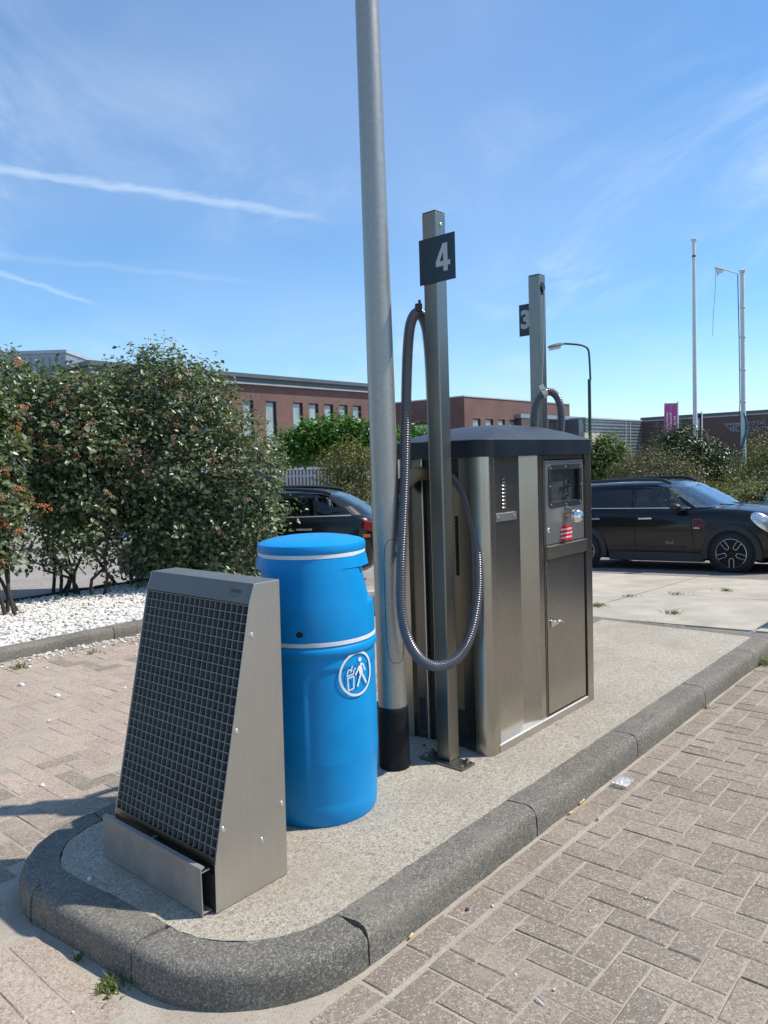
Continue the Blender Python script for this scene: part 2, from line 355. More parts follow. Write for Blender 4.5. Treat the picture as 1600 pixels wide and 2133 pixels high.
# ------------------------------------------------------------------ ground
xs = [-400, -150, -60, -30, -20] + list(np.arange(-14, 16.01, .5)) + [22, 35, 60, 150, 400]
ys = [-120, -40, -15, -5] + list(np.arange(0, 26.01, .5)) + [32, 45, 70, 150, 600]
g = MB(); nx = len(xs)
g.v = [(float(x), float(y), gz(x, y) - .0045) for y in ys for x in xs]
g.f = [(j * nx + i, j * nx + i + 1, (j + 1) * nx + i + 1, (j + 1) * nx + i) for j in range(len(ys) - 1) for i in range(nx - 1)]
gm = NT('ground'); gv = gm.coord(True)
gcell = gm.voro(gv, 150); gfar = gm.mix(gm.range(gm.noise(gv, 1.1, 6, .6), .3, .7), (.26, .23, .20), (.33, .295, .255))
gfar = gm.mix(gm.range(gcell, .86, .92), gfar, (.5, .46, .41)); gfar = gm.mix(gm.range(gcell, .2, .14), gfar, (.15, .135, .12))
gnear = gm.mix(gm.range(gm.noise(gv, 3.0, 7, .65), .3, .7), (.33, .285, .23), (.44, .39, .32)); gnear = gm.mix(gm.range(gm.voro(gv, 420), .85, .95), gnear, (.2, .175, .145))
gsep = gm.n.new('ShaderNodeSeparateXYZ'); gm.link(gv, gsep.inputs[0])
gm.set('Base Color', gm.mix(gm.range(gsep.outputs[1], 8.2, 8.8), gnear, gfar)); gm.set('Roughness', .9); gm.set('Specular IOR Level', .25)
gm.set('Normal', gm.bump(gm.noise(gv, 260, 4, .6), .6, .002))
tag(g.build('ground', gm.m, smooth=60), kind='structure')

# ------------------------------------------------------------------ traffic island: outline in (u, m), outer foot of the kerb
UE = 4.45
def island_outline(off, n=14):
    # list of (u, m) points from far right end round the nose to the far left end, moved inwards by off
    P = [(UE, off), (0.0, off)]
    for k in range(1, n + 1):
        a = (math.pi / 2) * k / n; r = .5 - off; P.append((0 - r * math.sin(a), .5 - r * math.cos(a)))
    r = .42 - off; P.append((-.13 - r, 1.05))
    for k in range(1, n + 1):
        a = (math.pi / 2) * k / n; P.append((-.13 - r * math.cos(a), 1.05 + r * math.sin(a)))
    P.append((UE, 1.47 - off)); return P
def inside_island(u, m, grow=.0):
    if u > UE + grow or m < -grow or m > 1.47 + grow: return False
    if u >= 0 and m <= .5: return True
    if u < 0 and m < .5: return math.hypot(u, m - .5) < .5 + grow
    if m <= 1.05: return u > -.5 - .05 * (m - .5) / .55 - grow
    if u < -.13: return math.hypot(u + .13, m - 1.05) < .42 + grow
    return True
isl = empty('traffic_island', W(0, 0, 0), TH); tag(isl, kind='structure')
KP = [(0, -.12), (0, .03), (.002, .068), (.006, .084), (.013, .096), (.023, .104), (.036, .1085), (.052, .1100), (.135, .111), (.135, -.12)]
def kerb_piece(path, w0, w1, prof=KP, ztop=0):
    # path: list of (point(u,m), inward normal) ; profile swept along, mitred ends wiggle like the mortised joints
    rs = []
    for i, (p, nrm, tan) in enumerate(path):
        ring = []
        for d, z in prof:
            w = 0
            if i == 0 or i == len(path) - 1: w = .012 * math.exp(-((d - .07) / .018) ** 2) + .006 * math.sin(d * 40) + random.uniform(-.002, .002)
            jd = random.gauss(0, .0016)
            ring.append((p[0] + nrm[0] * (d + jd) + tan[0] * w, p[1] + nrm[1] * (d + jd) + tan[1] * w, z + ztop + random.uniform(-.0012, .0012)))
        rs.append(ring)
    return MB().rings(rs, True, True)
def kstraight(a, b, n, gap=.004, seg=12):
    a, b = Vector(a), Vector(b); t = (b - a).normalized(); L = (b - a).length; out = []
    for k in range(seg + 1):
        s = gap + (L - 2 * gap) * k / seg; p = a + t * s; out.append(((p.x, p.y), n, (t.x, t.y)))
    return out
def karc(c, r, a0, a1, gap=.004, seg=18):
    out = []; g_ = gap / r * (1 if a1 > a0 else -1)
    for k in range(seg + 1):
        a = a0 + g_ + (a1 - a0 - 2 * g_) * k / seg; d = (math.cos(a), math.sin(a)); s = 1 if a1 > a0 else -1
        out.append(((c[0] + d[0] * r, c[1] + d[1] * r), (-d[0], -d[1]), (-d[1] * s, d[0] * s)))
    return out
kp = [kstraight((k, 0), (min(k + 1, UE), 0), (0, 1)) for k in range(5)]
kp.append(karc((0, .5), .5, -math.pi / 2, -math.pi, seg=18))
fa, fb = Vector((-.5, .5)), Vector((-.55, 1.05)); ft = (fb - fa).normalized()
kp.append(kstraight(fa, fb, (ft.y, -ft.x)))
kp.append(karc((-.13, 1.05), .42, math.pi, math.pi / 2, seg=16))
kp += [kstraight((-.13 + k, 1.47), (min(.87 + k, UE), 1.47), (0, -1)) for k in range(5)]
for q in kp: kerb_piece(q, 0, 0).build('kerb_stone', 'kerb', isl, smooth=35)
io = island_outline(.139)
def jit(p): return (p[0] + random.uniform(-.004, .004), p[1] + random.uniform(-.004, .004))
dense = []
for a, b in zip(io, io[1:]):
    n = max(1, int(math.hypot(b[0] - a[0], b[1] - a[1]) / .03))
    dense += [jit((a[0] + (b[0] - a[0]) * k / n, a[1] + (b[1] - a[1]) * k / n)) for k in range(n)]
dense.append(io[-1])
c0 = MB().prism([(p[0], p[1]) for p in dense], 'z', .02, ZI); c0.build('concrete_bed', 'island', isl)
MB().prism(island_outline(.06), 'z', -.1, .092).build('bedding_soil', 'soil', isl)
MB().box(UE, UE + .10, .0, 1.47, -.2, ZI - .002).build('kerb_stone', 'kerb', isl, bevel=.01)

# ------------------------------------------------------------------ brick paving
pav = empty('pavement', (0, 0, 0)); tag(pav, kind='structure')
def paver_mesh(lx, ly, seed):
    rr = random.Random(seed); c = .0045; hx, hy = lx / 2, ly / 2; j = lambda: rr.uniform(-.0016, .0016)
    v = [(sx * hx + j(), sy * hy + j(), -.05) for sx, sy in ((-1, -1), (1, -1), (1, 1), (-1, 1))]
    v += [(sx * hx + j(), sy * hy + j(), -c + j()) for sx, sy in ((-1, -1), (1, -1), (1, 1), (-1, 1))]
    v += [(sx * (hx - c) + j(), sy * (hy - c) + j(), 0 + j() * .4) for sx, sy in ((-1, -1), (1, -1), (1, 1), (-1, 1))]
    f = [(i, (i + 1) % 4, 4 + (i + 1) % 4, 4 + i) for i in range(4)] + [(4 + i, 4 + (i + 1) % 4, 8 + (i + 1) % 4, 8 + i) for i in range(4)] + [(8, 9, 10, 11)]
    return v, f
PAVM = {}
for key, (a, b) in dict(H=(.2045, .1005), V=(.1005, .2045), S=(.1005, .0995)).items():
    for mt in ('paver', 'paver_pink'):
        for k in range(5):
            v, f = paver_mesh(a, b, hash((a, k)) & 255); me = bpy.data.meshes.new('paver'); me.from_pydata(v, [], f)
            me.materials.append(MAT[mt]); me.attributes.new('rnd', 'FLOAT', 'FACE'); PAVM[key, mt, k] = (me, v, f)
plist = []      # (u, m, key, region)
c = .105
def ok(u, m, key, grow=.012):
    hx, hy = dict(H=(.105, .0525), V=(.0525, .105), S=(.0525, .0525))[key]
    return not any(inside_island(u + a * hx, m + b * hy, grow) for a in (-1, 0, 1) for b in (-1, 0, 1))
def herring(i0, i1, j0, j1, ou, om, keep):
    for i in range(i0, i1):
        for j in range(j0, j1):
            k = (i - j) % 4
            if k == 0: q = (ou + (i + 1) * c, om + (j + .5) * c, 'H')
            elif k == 3: q = (ou + (i + .5) * c, om + (j + 1) * c, 'V') if j < j1 - 1 or om > 0 else (ou + (i + .5) * c, om + (j + .5) * c, 'S')
            else: continue
            if keep(q[0], q[1]): plist.append(q)
herring(-44, 70, -66, 0, 0, -.135, lambda u, m: m < -.12 and u < 5.3)
for k in range(-3, 26): plist.append((k * .21 + .04, -.069, 'H'))
herring(-12, 66, -8, 33, -.66, 1.60, lambda u, m: u > -.60 and 1.0 < m < 4.78)
for r in range(-1, 34):
    for k in range(0 if r > 0 else 0, 34): plist.append((-.715 - .105 * r, -.13 + .21 * k + (.105 if r % 2 else 0) + .03 * (r % 3), 'V'))
items = []
for u, m, key in plist:
    if not ok(u, m, key): continue
    p = W(u, m); z = gz(p.x, p.y)
    if p.y < -2.5 or p.y > 9 or p.x > 7.5 or p.x < -7: continue
    hx, hy = dict(H=(.105, .0525), V=(.0525, .105), S=(.0525, .0525))[key]
    q = [proj(W(u + a * hx, m + b * hy, z)) for a, b in ((-1, -1), (1, -1), (1, 1), (-1, 1))]
    off = any(t is None for t in q)
    if off: q = [(0, 0)] * 4
    area = abs(sum(q[i][0] * q[(i + 1) % 4][1] - q[(i + 1) % 4][0] * q[i][1] for i in range(4))) / 2
    vis = not off and all(0 < t[0] < 1600 and t[1] < 2133 for t in q)
    pink = sstep(.15, -.35, u) * sstep(-.9, .1, m) if m < 1.3 else sstep(1.5, 2.2, m) * .95
    items.append((area if vis else 0, u, m, z, key, 'paver_pink' if random.random() < pink else 'paver'))
items.sort(key=lambda t: -t[0])
rest = {'paver': MB(), 'paver_pink': MB()}; rv = {'paver': [], 'paver_pink': []}
for i, (a, u, m, z, key, mt) in enumerate(items):
    k = random.randrange(5); me, v, f = PAVM[key, mt, k]; p = W(u + random.uniform(-.0025, .0025), m + random.uniform(-.0025, .0025), z + random.uniform(-.0028, .0012) - (.0025 if -.66 < u < -.56 and m > -.1 else 0) - (.0015 if m > 1.5 else 0))
    rot = Matrix.Rotation(TH + R(random.uniform(-.8, .8)), 4, 'Z') @ Matrix.Rotation(R(random.uniform(-.5, .5)), 4, 'X') @ Matrix.Rotation(R(random.uniform(-.4, .4)), 4, 'Y')
    M4 = Matrix.Translation(p) @ rot
    if i < 300:
        o = bpy.data.objects.new('paver', me); col.objects.link(o); o.parent = pav; o.matrix_local = M4
    else:
        rest[mt].add([M4 @ Vector(q) for q in v], f); rv[mt] += [random.random()] * len(f)
for mt, mb in rest.items():
    o = mb.build('paver_field', mt, pav, recalc=False); at_ = o.data.attributes.new('rnd', 'FLOAT', 'FACE'); at_.data.foreach_set('value', rv[mt]); tag(o, kind='stuff')

# ------------------------------------------------------------------ concrete apron of slabs beyond the island
apr = empty('concrete_apron', (0, 0, 0)); tag(apr, kind='structure')
def sheet(u0, u1, m0, m1, lift, mat, name, parent, nu=8, nm=6, thick=.06):
    mb = MB(); idx = {}
    for j in range(nm + 1):
        for i in range(nu + 1):
            p = W(u0 + (u1 - u0) * i / nu, m0 + (m1 - m0) * j / nm); mb.v.append((p.x, p.y, gz(p.x, p.y) + lift))
    n1 = nu + 1; mb.f = [(j * n1 + i, j * n1 + i + 1, (j + 1) * n1 + i + 1, (j + 1) * n1 + i) for j in range(nm) for i in range(nu)]
    edge = [i for i in range(n1)] + [j * n1 + nu for j in range(1, nm + 1)] + [nm * n1 + i for i in range(nu - 1, -1, -1)] + [j * n1 for j in range(nm - 1, 0, -1)]
    o = len(mb.v); mb.v += [(mb.v[e][0], mb.v[e][1], mb.v[e][2] - thick) for e in edge]; k = len(edge)
    mb.f += [(edge[i], edge[(i + 1) % k], o + (i + 1) % k, o + i) for i in range(k)]
    return mb.build(name, mat, parent)
for i, (a, b) in enumerate(((5.42, 7.4), (7.425, 9.42))):
    for (m0, m1) in ((-3.3, -1.48), (-1.46, .37), (.395, 2.2), (2.225, 4.02), (4.05, 5.9)):
        sheet(a + random.uniform(-.006, .006), b, m0, m1, .012 + random.uniform(-.003, .003), 'slab', 'slab', apr)
sheet(UE + .11, 5.40, .42, 1.9, -.004, 'strip', 'brown_strip', apr); sheet(UE + .11, 5.40, -1.2, .36, -.002, 'strip', 'brown_strip', apr)
dr = sheet(UE + .12, 5.41, .365, .415, .004, 'galv', 'drain_rail', apr, 4, 1)
sheet(9.44, 13.8, -4.0, 6.5, -.004, 'asphalt', 'parking_bay', apr, 10, 12)

# ------------------------------------------------------------------ gravel bed with its kerb
bed = empty('gravel_bed', W(1, 5.5, 0), 0); tag(bed, kind='structure')
ZB = .068
bo = bed.location.copy()
def bp(u, m, z=0): return W(u, m, z) - bo
BK = [(-2.2, 4.84), (2.9, 4.84), (4.5, 3.9)]
poly = [bp(*q) for q in ((-2.2, 4.9), (2.92, 4.9), (4.55, 3.95), (4.9, 6.0), (4.9, 7.3), (-2.2, 7.3))]
MB().prism([(p.x, p.y) for p in poly], 'z', -.2, ZB).build('gravel_base', plain('gravel base', (.36, .35, .33), .95, 0, .35, 60, .9, 120, world=True), bed)
for a, b in zip(BK, BK[1:]):
    A, B = Vector(a), Vector(b); t = (B - A).normalized(); n = int((B - A).length + .5)
    for k in range(n):
        s0, s1 = (B - A).length * k / n, (B - A).length * (k + 1) / n; mb = kerb_piece(kstraight(A + t * s0, A + t * s1, (-t.y, t.x), seg=6), 0, 0)
        zz = [gz(*W(q[0], q[1]).xy) for q in mb.v]
        mb.v = [tuple(bp(q[0], q[1], q[2] * .92 - .005)) for q in mb.v]; mb.build('kerb_stone', 'kerb', bed, smooth=35)
# stones: thousands of small white chips, joined
def stones(name, spots, size, mat, parent, org):
    bm = bmesh.new(); bmesh.ops.create_icosphere(bm, subdivisions=1, radius=1); bv = np.array([v.co[:] for v in bm.verts]); bf = np.array([[v.index for v in f.verts] for f in bm.faces]); bm.free()
    n = len(spots); sc_ = RNG.uniform(.55, 1.3, (n, 1, 3)) * size; sc_[:, :, 2] *= .62
    a = RNG.uniform(0, 6.28, n); ca, sa = np.cos(a)[:, None], np.sin(a)[:, None]
    v = bv[None] * sc_ * (1 + RNG.uniform(-.22, .22, (n, len(bv), 1)))
    x = v[..., 0] * ca - v[..., 1] * sa; y = v[..., 0] * sa + v[..., 1] * ca; v = np.stack([x, y, v[..., 2]], -1) + (np.array(spots) - np.array(org))[:, None, :]
    f = bf[None] + (np.arange(n) * len(bv))[:, None, None]
    me = bpy.data.meshes.new(name); me.from_pydata(v.reshape(-1, 3).tolist(), [], f.reshape(-1, 3).tolist()); me.materials.append(mat)
    at2 = me.attributes.new('rnd', 'FLOAT', 'FACE'); at2.data.foreach_set('value', np.repeat(RNG.uniform(0, 1, n), len(bf)))
    o = bpy.data.objects.new(name, me); col.objects.link(o); o.parent = parent; return o
st = NT('white marble chips'); sa_ = st.n.new('ShaderNodeAttribute'); sa_.attribute_name = 'rnd'
st.set('Base Color', st.ramp(sa_.outputs['Fac'], [(0, (.22, .19, .15)), (.14, (.52, .48, .41)), (.5, (.70, .665, .60)), (1, (.82, .79, .73))])); st.set('Roughness', .8)
spots = []
while len(spots) < 9000:
    u, m = random.uniform(-1.4, 4.4), 4.99 + 2.28 * random.random()
    p = W(u, m); q = proj((p.x, p.y, ZB))
    if u > 2.85 and m < 4.99: continue
    if q is None or q[0] < -60 or q[0] > 830: continue
    spots.append((p.x, p.y, ZB + random.uniform(-.002, .012)))
tag(stones('white_gravel', spots, .021, st.m, bed, bo), kind='stuff')
spots = []
for _ in range(420):       # strays knocked over the kerb
    u = random.uniform(-1.0, 2.6); m = 4.83 - abs(random.gauss(0, .13)) - (random.random() < .08) * random.uniform(0, 2.4); p = W(u, m); spots.append((p.x, p.y, gz(p.x, p.y) + .004))
tag(stones('stray_gravel', spots, .013, st.m, bed, bo), kind='stuff')

ed = MB()
for k in range(14): ed.tube([bp(-2.0 + .5 * k + .5 * j / 4, 7.30 + .02 * math.sin(k * 1.3 + j), ZB + .01 + random.uniform(0, .015)) for j in range(5)], .022, 6)
ed.build('edging_strip', 'soil', bed, smooth=60)
# ------------------------------------------------------------------ mat-beating rack
def screw(parent, name, p, axis, r=.008, mat='chrome', h=.006):
    prof = [(0, h), (r * .55, h), (r * .95, h * .6), (r, 0)]
    ax = {'-m': ('y', -1), '-u': ('x', -1), 'z': ('z', 1), '+u': ('x', 1), '+m': ('y', 1)}[axis]
    mb = MB().lathe([(a, b * ax[1]) for a, b in prof], 14, (0, 0, 0), ax[0])
    o = mb.build(name, mat, parent, smooth=40); o.location = p; return o
RK = (-.09, .7375)
MAT['steel_t'] = plain('dull tray steel', (.33, .31, .28), .5, .35, .10, 14, dirt=.2)
rack = ithing('mat_beating_rack', RK[0], RK[1], 'grey steel rack with a sloping grating front and a tray at its foot', 'rack')
ro = (RK[0], RK[1], ZI)
z0 = ZI + .003
side = [(-.237, z0), (.06, z0), (.078, 1.132), (-.030, 1.132), (-.052, 1.074), (-.234, .262)]
for m0, m1, lab in ((.433, .4365, None), (1.0385, 1.042, None)):
    MB().prism(side, 'y', m0, m1).build('side_plate', 'steel_l', rack, org=ro, bevel=.0008)
MB().prism([(.052, z0 + .02), (.057, z0 + .02), (.0745, 1.12), (.0695, 1.12)], 'y', .437, 1.038).build('back_plate', 'steel', rack, org=ro)
cap = MB().prism([(.0775, 1.133), (-.0305, 1.133), (-.056, 1.068), (-.050, 1.068), (-.0265, 1.128), (.0775, 1.128)], 'y', .4370, 1.0380)
capo = cap.build('top_cap', 'steel_c', rack, org=ro, bevel=.0012)
sl = Vector((-.030 + .056, 0, 1.133 - 1.068)).normalized()
nrm = Vector((-sl.z, 0, sl.x))
text_obj('lettering', 'HANSA', .017, plain('etched lettering', (.10, .11, .11), .6), capo, frame4(Vector((-.0425, .5165, 1.103)) - Vector(ro) + nrm * .0012, (0, -1, 0), sl, nrm), .0003, .0004)
MB().obox(Vector((-.0475, .517, 1.088)) - Vector(ro) + nrm * .0015, (0, .027, 0), sl * .0008, nrm * .0004).build('engraved_line', plain('etched line', (.10, .11, .11), .6), capo)
# grating: flat bars standing on edge
ga, gb = Vector((-.230, 0, .285)), Vector((-.052, 0, 1.062)); gl = (gb - ga).length; gd = (gb - ga).normalized(); gn = Vector((-gd.z, 0, gd.x))
nv, nh = 20, 27
mv = bpy.data.meshes.new('grating_bar'); t_ = MB().obox((0, 0, 0), gd * (gl / 2), (0, .0012, 0), gn * .0125); mv.from_pydata(t_.v, [], t_.f); mv.materials.append(MAT['galv'])
mh = bpy.data.meshes.new('grating_bar'); t_ = MB().obox((0, 0, 0), (0, .2985, 0), gd * .0011, gn * .0110); mh.from_pydata(t_.v, [], t_.f); mh.materials.append(MAT['galv'])
for k in range(nv + 1):
    inst('grating_bar', mv, rack, (ga + gb) / 2 + Vector((0, .4395 + .596 * k / nv, 0)) - gn * .0135 - Vector(ro))
for k in range(nh + 1):
    inst('grating_bar', mh, rack, ga + gd * (gl * k / nh) + Vector((0, .7375, 0)) - gn * .0120 - Vector(ro))
MB().prism([(-.232, .262), (-.228, .262), (-.226, .282), (-.190, .274), (-.190, .278), (-.230, .287)], 'y', .4372, 1.0378).build('grating_rail', 'steel_d', rack, org=ro)
MB().prism([(-.236, z0), (-.232, z0), (-.232, .235), (-.236, .235)], 'y', .4372, 1.0378).build('lower_front_plate', 'black', rack, org=ro)
tray = MB()
tray.prism([(-.276, z0), (-.272, z0), (-.272, .262), (-.260, .266), (-.260, .270), (-.276, .268)], 'y', .452, 1.05)
tray.prism([(-.272, z0 + .006), (-.240, z0 + .006), (-.240, z0 + .010), (-.272, z0 + .010)], 'y', .452, 1.05)
to = tray.build('tray', 'steel_t', rack, org=ro, bevel=.0006)
MB().prism([(-.272, .252), (-.240, .252), (-.240, .256), (-.272, .256)], 'y', .452, .458).build('tray_bracket', 'steel_l', to, org=ro)
MB().prism([(-.272, .252), (-.240, .252), (-.240, .256), (-.272, .256)], 'y', 1.042, 1.048).build('tray_bracket', 'steel_l', to, org=ro)
for u, z in ((-.048, .966), (-.126, .668), (-.197, .372), (.047, .366), (-.044, .275)): screw(rack, 'screw', (u - ro[0], .4330 - ro[1], z - ro[2]), '-m', .0085)
for z in (.96, .66, .37): screw(rack, 'screw', (-.045 - (.966 - z) * .25 - ro[0] + .01, 1.0385 - ro[1], z - ro[2]), '-m', .006, 'galv')

# ------------------------------------------------------------------ blue litter bin (angle p is measured from the side that faces the road)
BX, BY = -.300, 3.070
lb = empty('litter_bin', (BX, BY, ZI), 0, 'bright blue plastic litter bin with hooded top and white litter emblem', 'litter bin')
def bpos(p, r, z): return (r * math.sin(p), -r * math.cos(p), z)
def grid_surf(rf, zs, n=144):
    mb = MB(); mb.rings([[bpos(2 * math.pi * k / n, rf(2 * math.pi * k / n, z), z) for k in range(n)] for z in zs], True, False); return mb
def lerp_prof(pr, z):
    for (za, ra), (zb, rb) in zip(pr, pr[1:]):
        if z <= zb: return ra + (rb - ra) * (z - za) / max(1e-9, zb - za)
    return pr[-1][1]
DR = [(0, .226), (.012, .231), (.05, .2345), (.13, .2395), (.235, .2465), (.25, .2475), (.45, .2470), (.60, .2450), (.655, .2425), (.664, .2425), (.671, .2490), (.680, .2520), (.694, .2520), (.702, .2490), (.707, .2445), (.712, .2440)]
def drum(p, z):
    r = lerp_prof(DR, z); a = (p + math.pi) % (2 * math.pi) - math.pi
    s = a * .245; zz0, zz1, s0, s1 = .075, .615, -.02, .42         # embossed panel
    dx = min(s - s0, s1 - s); dz = min(z - zz0, zz1 - z); rad = .05
    if dx < rad and dz < rad: d = rad - math.hypot(rad - min(dx, rad), rad - min(dz, rad))
    else: d = min(dx, dz)
    return r - .0055 * sstep(-.004, .007, d) * (.35 + .65 * sstep(.0, .5, z))
zs = sorted(set([z for z, r in DR] + [i * .0085 for i in range(8, 76)]))
MAT_BIN = MAT['blue']
body = grid_surf(drum, zs, 180)
body.v.append((0, 0, .0)); body.build('drum', 'blue', lb, smooth=50)
HD = [(.712, .2435), (.722, .2465), (.74, .2470), (.80, .2462), (.853, .2415), (.90, .2355), (1.0, .2235), (1.055, .2150)]
def hood(p, z):
    r = lerp_prof(HD, z)
    if .853 <= z <= 1.0:
        cz = .221 - (z - .853) / .147 * .030
        for ax in (math.pi / 2, 3 * math.pi / 2):
            cs = math.cos(p - ax)
            if cs > .3: r = min(r, cz / cs)
    elif z > 1.0: r = r + (.0060 - (z - 1.0) * .075) * max(0, abs(math.sin(p)) - .55) / .45
    elif z < .853: r = r
    return r
hz_ = [.712, .717, .722, .74, .78, .82, .845, .8500, .8535, .856, .87, .90, .94, .97, .99, .9990, 1.0005, 1.004, 1.02, 1.04, 1.055]
hd = grid_surf(hood, hz_, 180).build('hood', 'blue', lb, smooth=45)
bm_ = MB()
for zc_, r0 in ((.7205, .2478), (1.0535, .2178)):
    bd = MB().lathe([(r0 - .004, zc_ - .0085), (r0, zc_ - .0075), (r0, zc_ + .0075), (r0 - .004, zc_ + .0085)], 120); bd.build('white_band', 'white', lb, smooth=40)
lid = MB().lathe([(.2165, 1.058), (.2195, 1.064), (.2200, 1.085), (.2170, 1.094), (.205, 1.100), (.17, 1.109), (.12, 1.117), (.06, 1.121), (.0005, 1.1225)], 120)
lid.build('lid', 'blue', lb, smooth=40)
# lock recess
e = MB(); pa = R(-8)
def oncyl(s, t, p0, zc, r): return bpos(p0 + s / r, r, zc + t)
def wrap_poly(poly, p0, zc, r): return [oncyl(s, t, p0, zc, r) for s, t in poly]
def disc(rx, ry, n=20): return [(rx * math.cos(2 * math.pi * k / n), ry * math.sin(2 * math.pi * k / n)) for k in range(n)]
plt = MB(); plt.add(wrap_poly([(-.022, -.02), (.022, -.02), (.022, .02), (-.022, .02)], pa, .767, .2478), [(0, 1, 2, 3)]); lp = plt.build('lock_plate', 'blue', lb)
MB().add(wrap_poly(disc(.014, .0115), pa, .764, .2484), [tuple(range(20))]).build('keyhole', 'dark', lp)
# emblem
PE, ZE, RE = R(46), .588, .2468
em = MB(); n = 56
def ringw(mb, r0, r1, sx=1.0):
    a = wrap_poly([(sx * r0 * math.cos(2 * math.pi * k / n), r0 * math.sin(2 * math.pi * k / n)) for k in range(n)], PE, ZE, RE)
    b = wrap_poly([(sx * r1 * math.cos(2 * math.pi * k / n), r1 * math.sin(2 * math.pi * k / n)) for k in range(n)], PE, ZE, RE)
    mb.add(a + b, [(k, (k + 1) % n, n + (k + 1) % n, n + k) for k in range(n)])
ringw(em, .0785, .0880)
emb = em.build('emblem', 'white', lb)
def stroke(mb, pts, w):
    for (x0, y0), (x1, y1) in zip(pts, pts[1:]):
        L = math.hypot(x1 - x0, y1 - y0); nx_, ny_ = -(y1 - y0) / L * w / 2, (x1 - x0) / L * w / 2
        k = max(1, int(L / .012)); a = []; b = []
        for i in range(k + 1):
            x, y = x0 + (x1 - x0) * i / k, y0 + (y1 - y0) * i / k; a.append((x + nx_, y + ny_)); b.append((x - nx_, y - ny_))
        mb.add(wrap_poly(a + b, PE, ZE, RE), [(i, i + 1, k + 1 + i + 1, k + 1 + i) for i in range(k)])
fig = MB()
stroke(fig, [(.012, .030), (.020, -.004)], .020); stroke(fig, [(.018, -.002), (-.004, -.050)], .0085); stroke(fig, [(.022, -.002), (.050, -.048)], .0085)
stroke(fig, [(.009, .026), (-.012, -.004)], .0075); stroke(fig, [(.016, .036), (.034, .030), (.043, .004)], .0075)
fig.add(wrap_poly([(x + .0145, y + .053) for x, y in disc(.0092, .0092, 16)], PE, ZE, RE), [tuple(range(16))]); fig.build('walking_figure', 'white', emb)
bnp = MB()
stroke(bnp, [(-.050, -.010), (-.048, -.058), (-.022, -.053), (-.021, -.006), (-.050, -.010)], .0052)
stroke(bnp, [(-.052, -.002), (-.046, .022), (-.034, .022)], .0050); stroke(bnp, [(-.020, .018), (-.021, .004), (-.052, -.002)], .0050); stroke(bnp, [(-.026, .036), (-.034, .012)], .0045)
stroke(bnp, [(-.016, .020), (-.010, .024)], .006); bnp.build('basket_pictogram', 'white', emb)

# ------------------------------------------------------------------ lamp post
LX, LY = .013, 3.425
lamp = empty('lamp_post', (LX, LY, ZI), 0, 'tall round galvanised lamp post with black wrapped foot, beside the blue bin', 'lamp post')
lamp.rotation_euler = (R(.15), R(-.25), 0)
def lr(z): return .0695 - .0050 * z
MB().lathe([(lr(z) - .0005, z) for z in np.linspace(0.0, 6.2, 40)] + [(.001, 6.2)], 64).build('pole', 'pole', lamp, smooth=40)
wr = MB().lathe([(.0695, 0), (.0720, .004), (.0712, .06), (.0716, .064), (.0708, .12), (.0714, .124), (.0705, .20), (.0709, .204), (.0698, .262), (.0706, .266), (.0690, .290), (.066, .292)], 64)
wr.v = [(x, y, z + (.010 * math.sin(math.atan2(y, x) * 1.0 + 1.0) if .01 < z < .27 else 0)) for x, y, z in wr.v]; wr.build('foot_wrap', 'wrap', lamp, smooth=60)
dz0, dz1, da, dcen = .50, 1.06, R(42), R(-66)                       # access door
loop = []
for k in range(60):
    t = 2 * math.pi * k / 60; q = lambda v: math.copysign(abs(v) ** .5, v)
    a, z = dcen + da * q(math.cos(t)) * .95, (dz0 + dz1) / 2 + (dz1 - dz0) / 2 * q(math.sin(t)); loop.append((a, z))
dr_ = MB().tube([((lr(z) + .0002) * math.cos(a), (lr(z) + .0002) * math.sin(a), z) for a, z in loop + loop[:1]], .0011, 6); door = dr_.build('access_door', 'dark', lamp)
lk = MB()
a0 = R(-52)
for (s0, s1, t0, t1, dr0) in ((-.012, .012, -.028, .028, .0012),):
    lk.add([((lr(1) + dr0) * math.cos(a0 + s / .068), (lr(1) + dr0) * math.sin(a0 + s / .068), .985 + t) for s, t in ((s0, t0), (s1, t0), (s1, t1), (s0, t1))], [(0, 1, 2, 3)])
lko = lk.build('lock_plate', 'galv', door)
MB().add([((lr(1) + .002) * math.cos(a0 + s / .068), (lr(1) + .002) * math.sin(a0 + s / .068), .992 + t) for s, t in disc(.006, .012, 12)], [tuple(range(12))]).build('key_slot', 'dark', lko)
MB().lathe([(.06, 6.2), (.05, 6.25), (.001, 6.27)], 32).build('pole_cap', 'pole', lamp, smooth=40)

# ------------------------------------------------------------------ vacuum cabinet
CB = (1.875, .705)
MAT['steel_e'] = steel('stainless end sheet with painted dark reflection', (.15, .15, .145), .24, dirt=.35)  # end sheets darkened in base colour to stand for dark reflections
cab = ithing('vacuum_cabinet', CB[0], CB[1], 'stainless steel coin vacuum cabinet with dark domed roof standing on the island', 'vacuum cabinet')
co = (CB[0], CB[1], ZI)
def P(mb, name, mat, par=cab, **k): return mb.build(name, mat, par, org=co, **k)
zt = 1.528; z0 = ZI + .002
P(MB().box(1.372, 2.378, .530, .905, z0, zt - .004), 'carcass', 'steel')
def rcol(uo, mo, du, dm, r, name='corner_column'):
    # rounded corner column whose outer corner is (uo, mo), extending du, dm inwards
    su, sm = math.copysign(1, du), math.copysign(1, dm); pts = []
    for k in range(9):
        a = math.pi / 2 * k / 8; pts.append((uo + su * r * (1 - math.cos(a)), mo + sm * r * (1 - math.sin(a))))
    pts = [(uo, mo + dm)] + pts + [(uo + du, mo), (uo + du, mo + dm)]
    return P(MB().prism(pts, 'z', z0, zt - .002), name, 'steel', smooth=30)
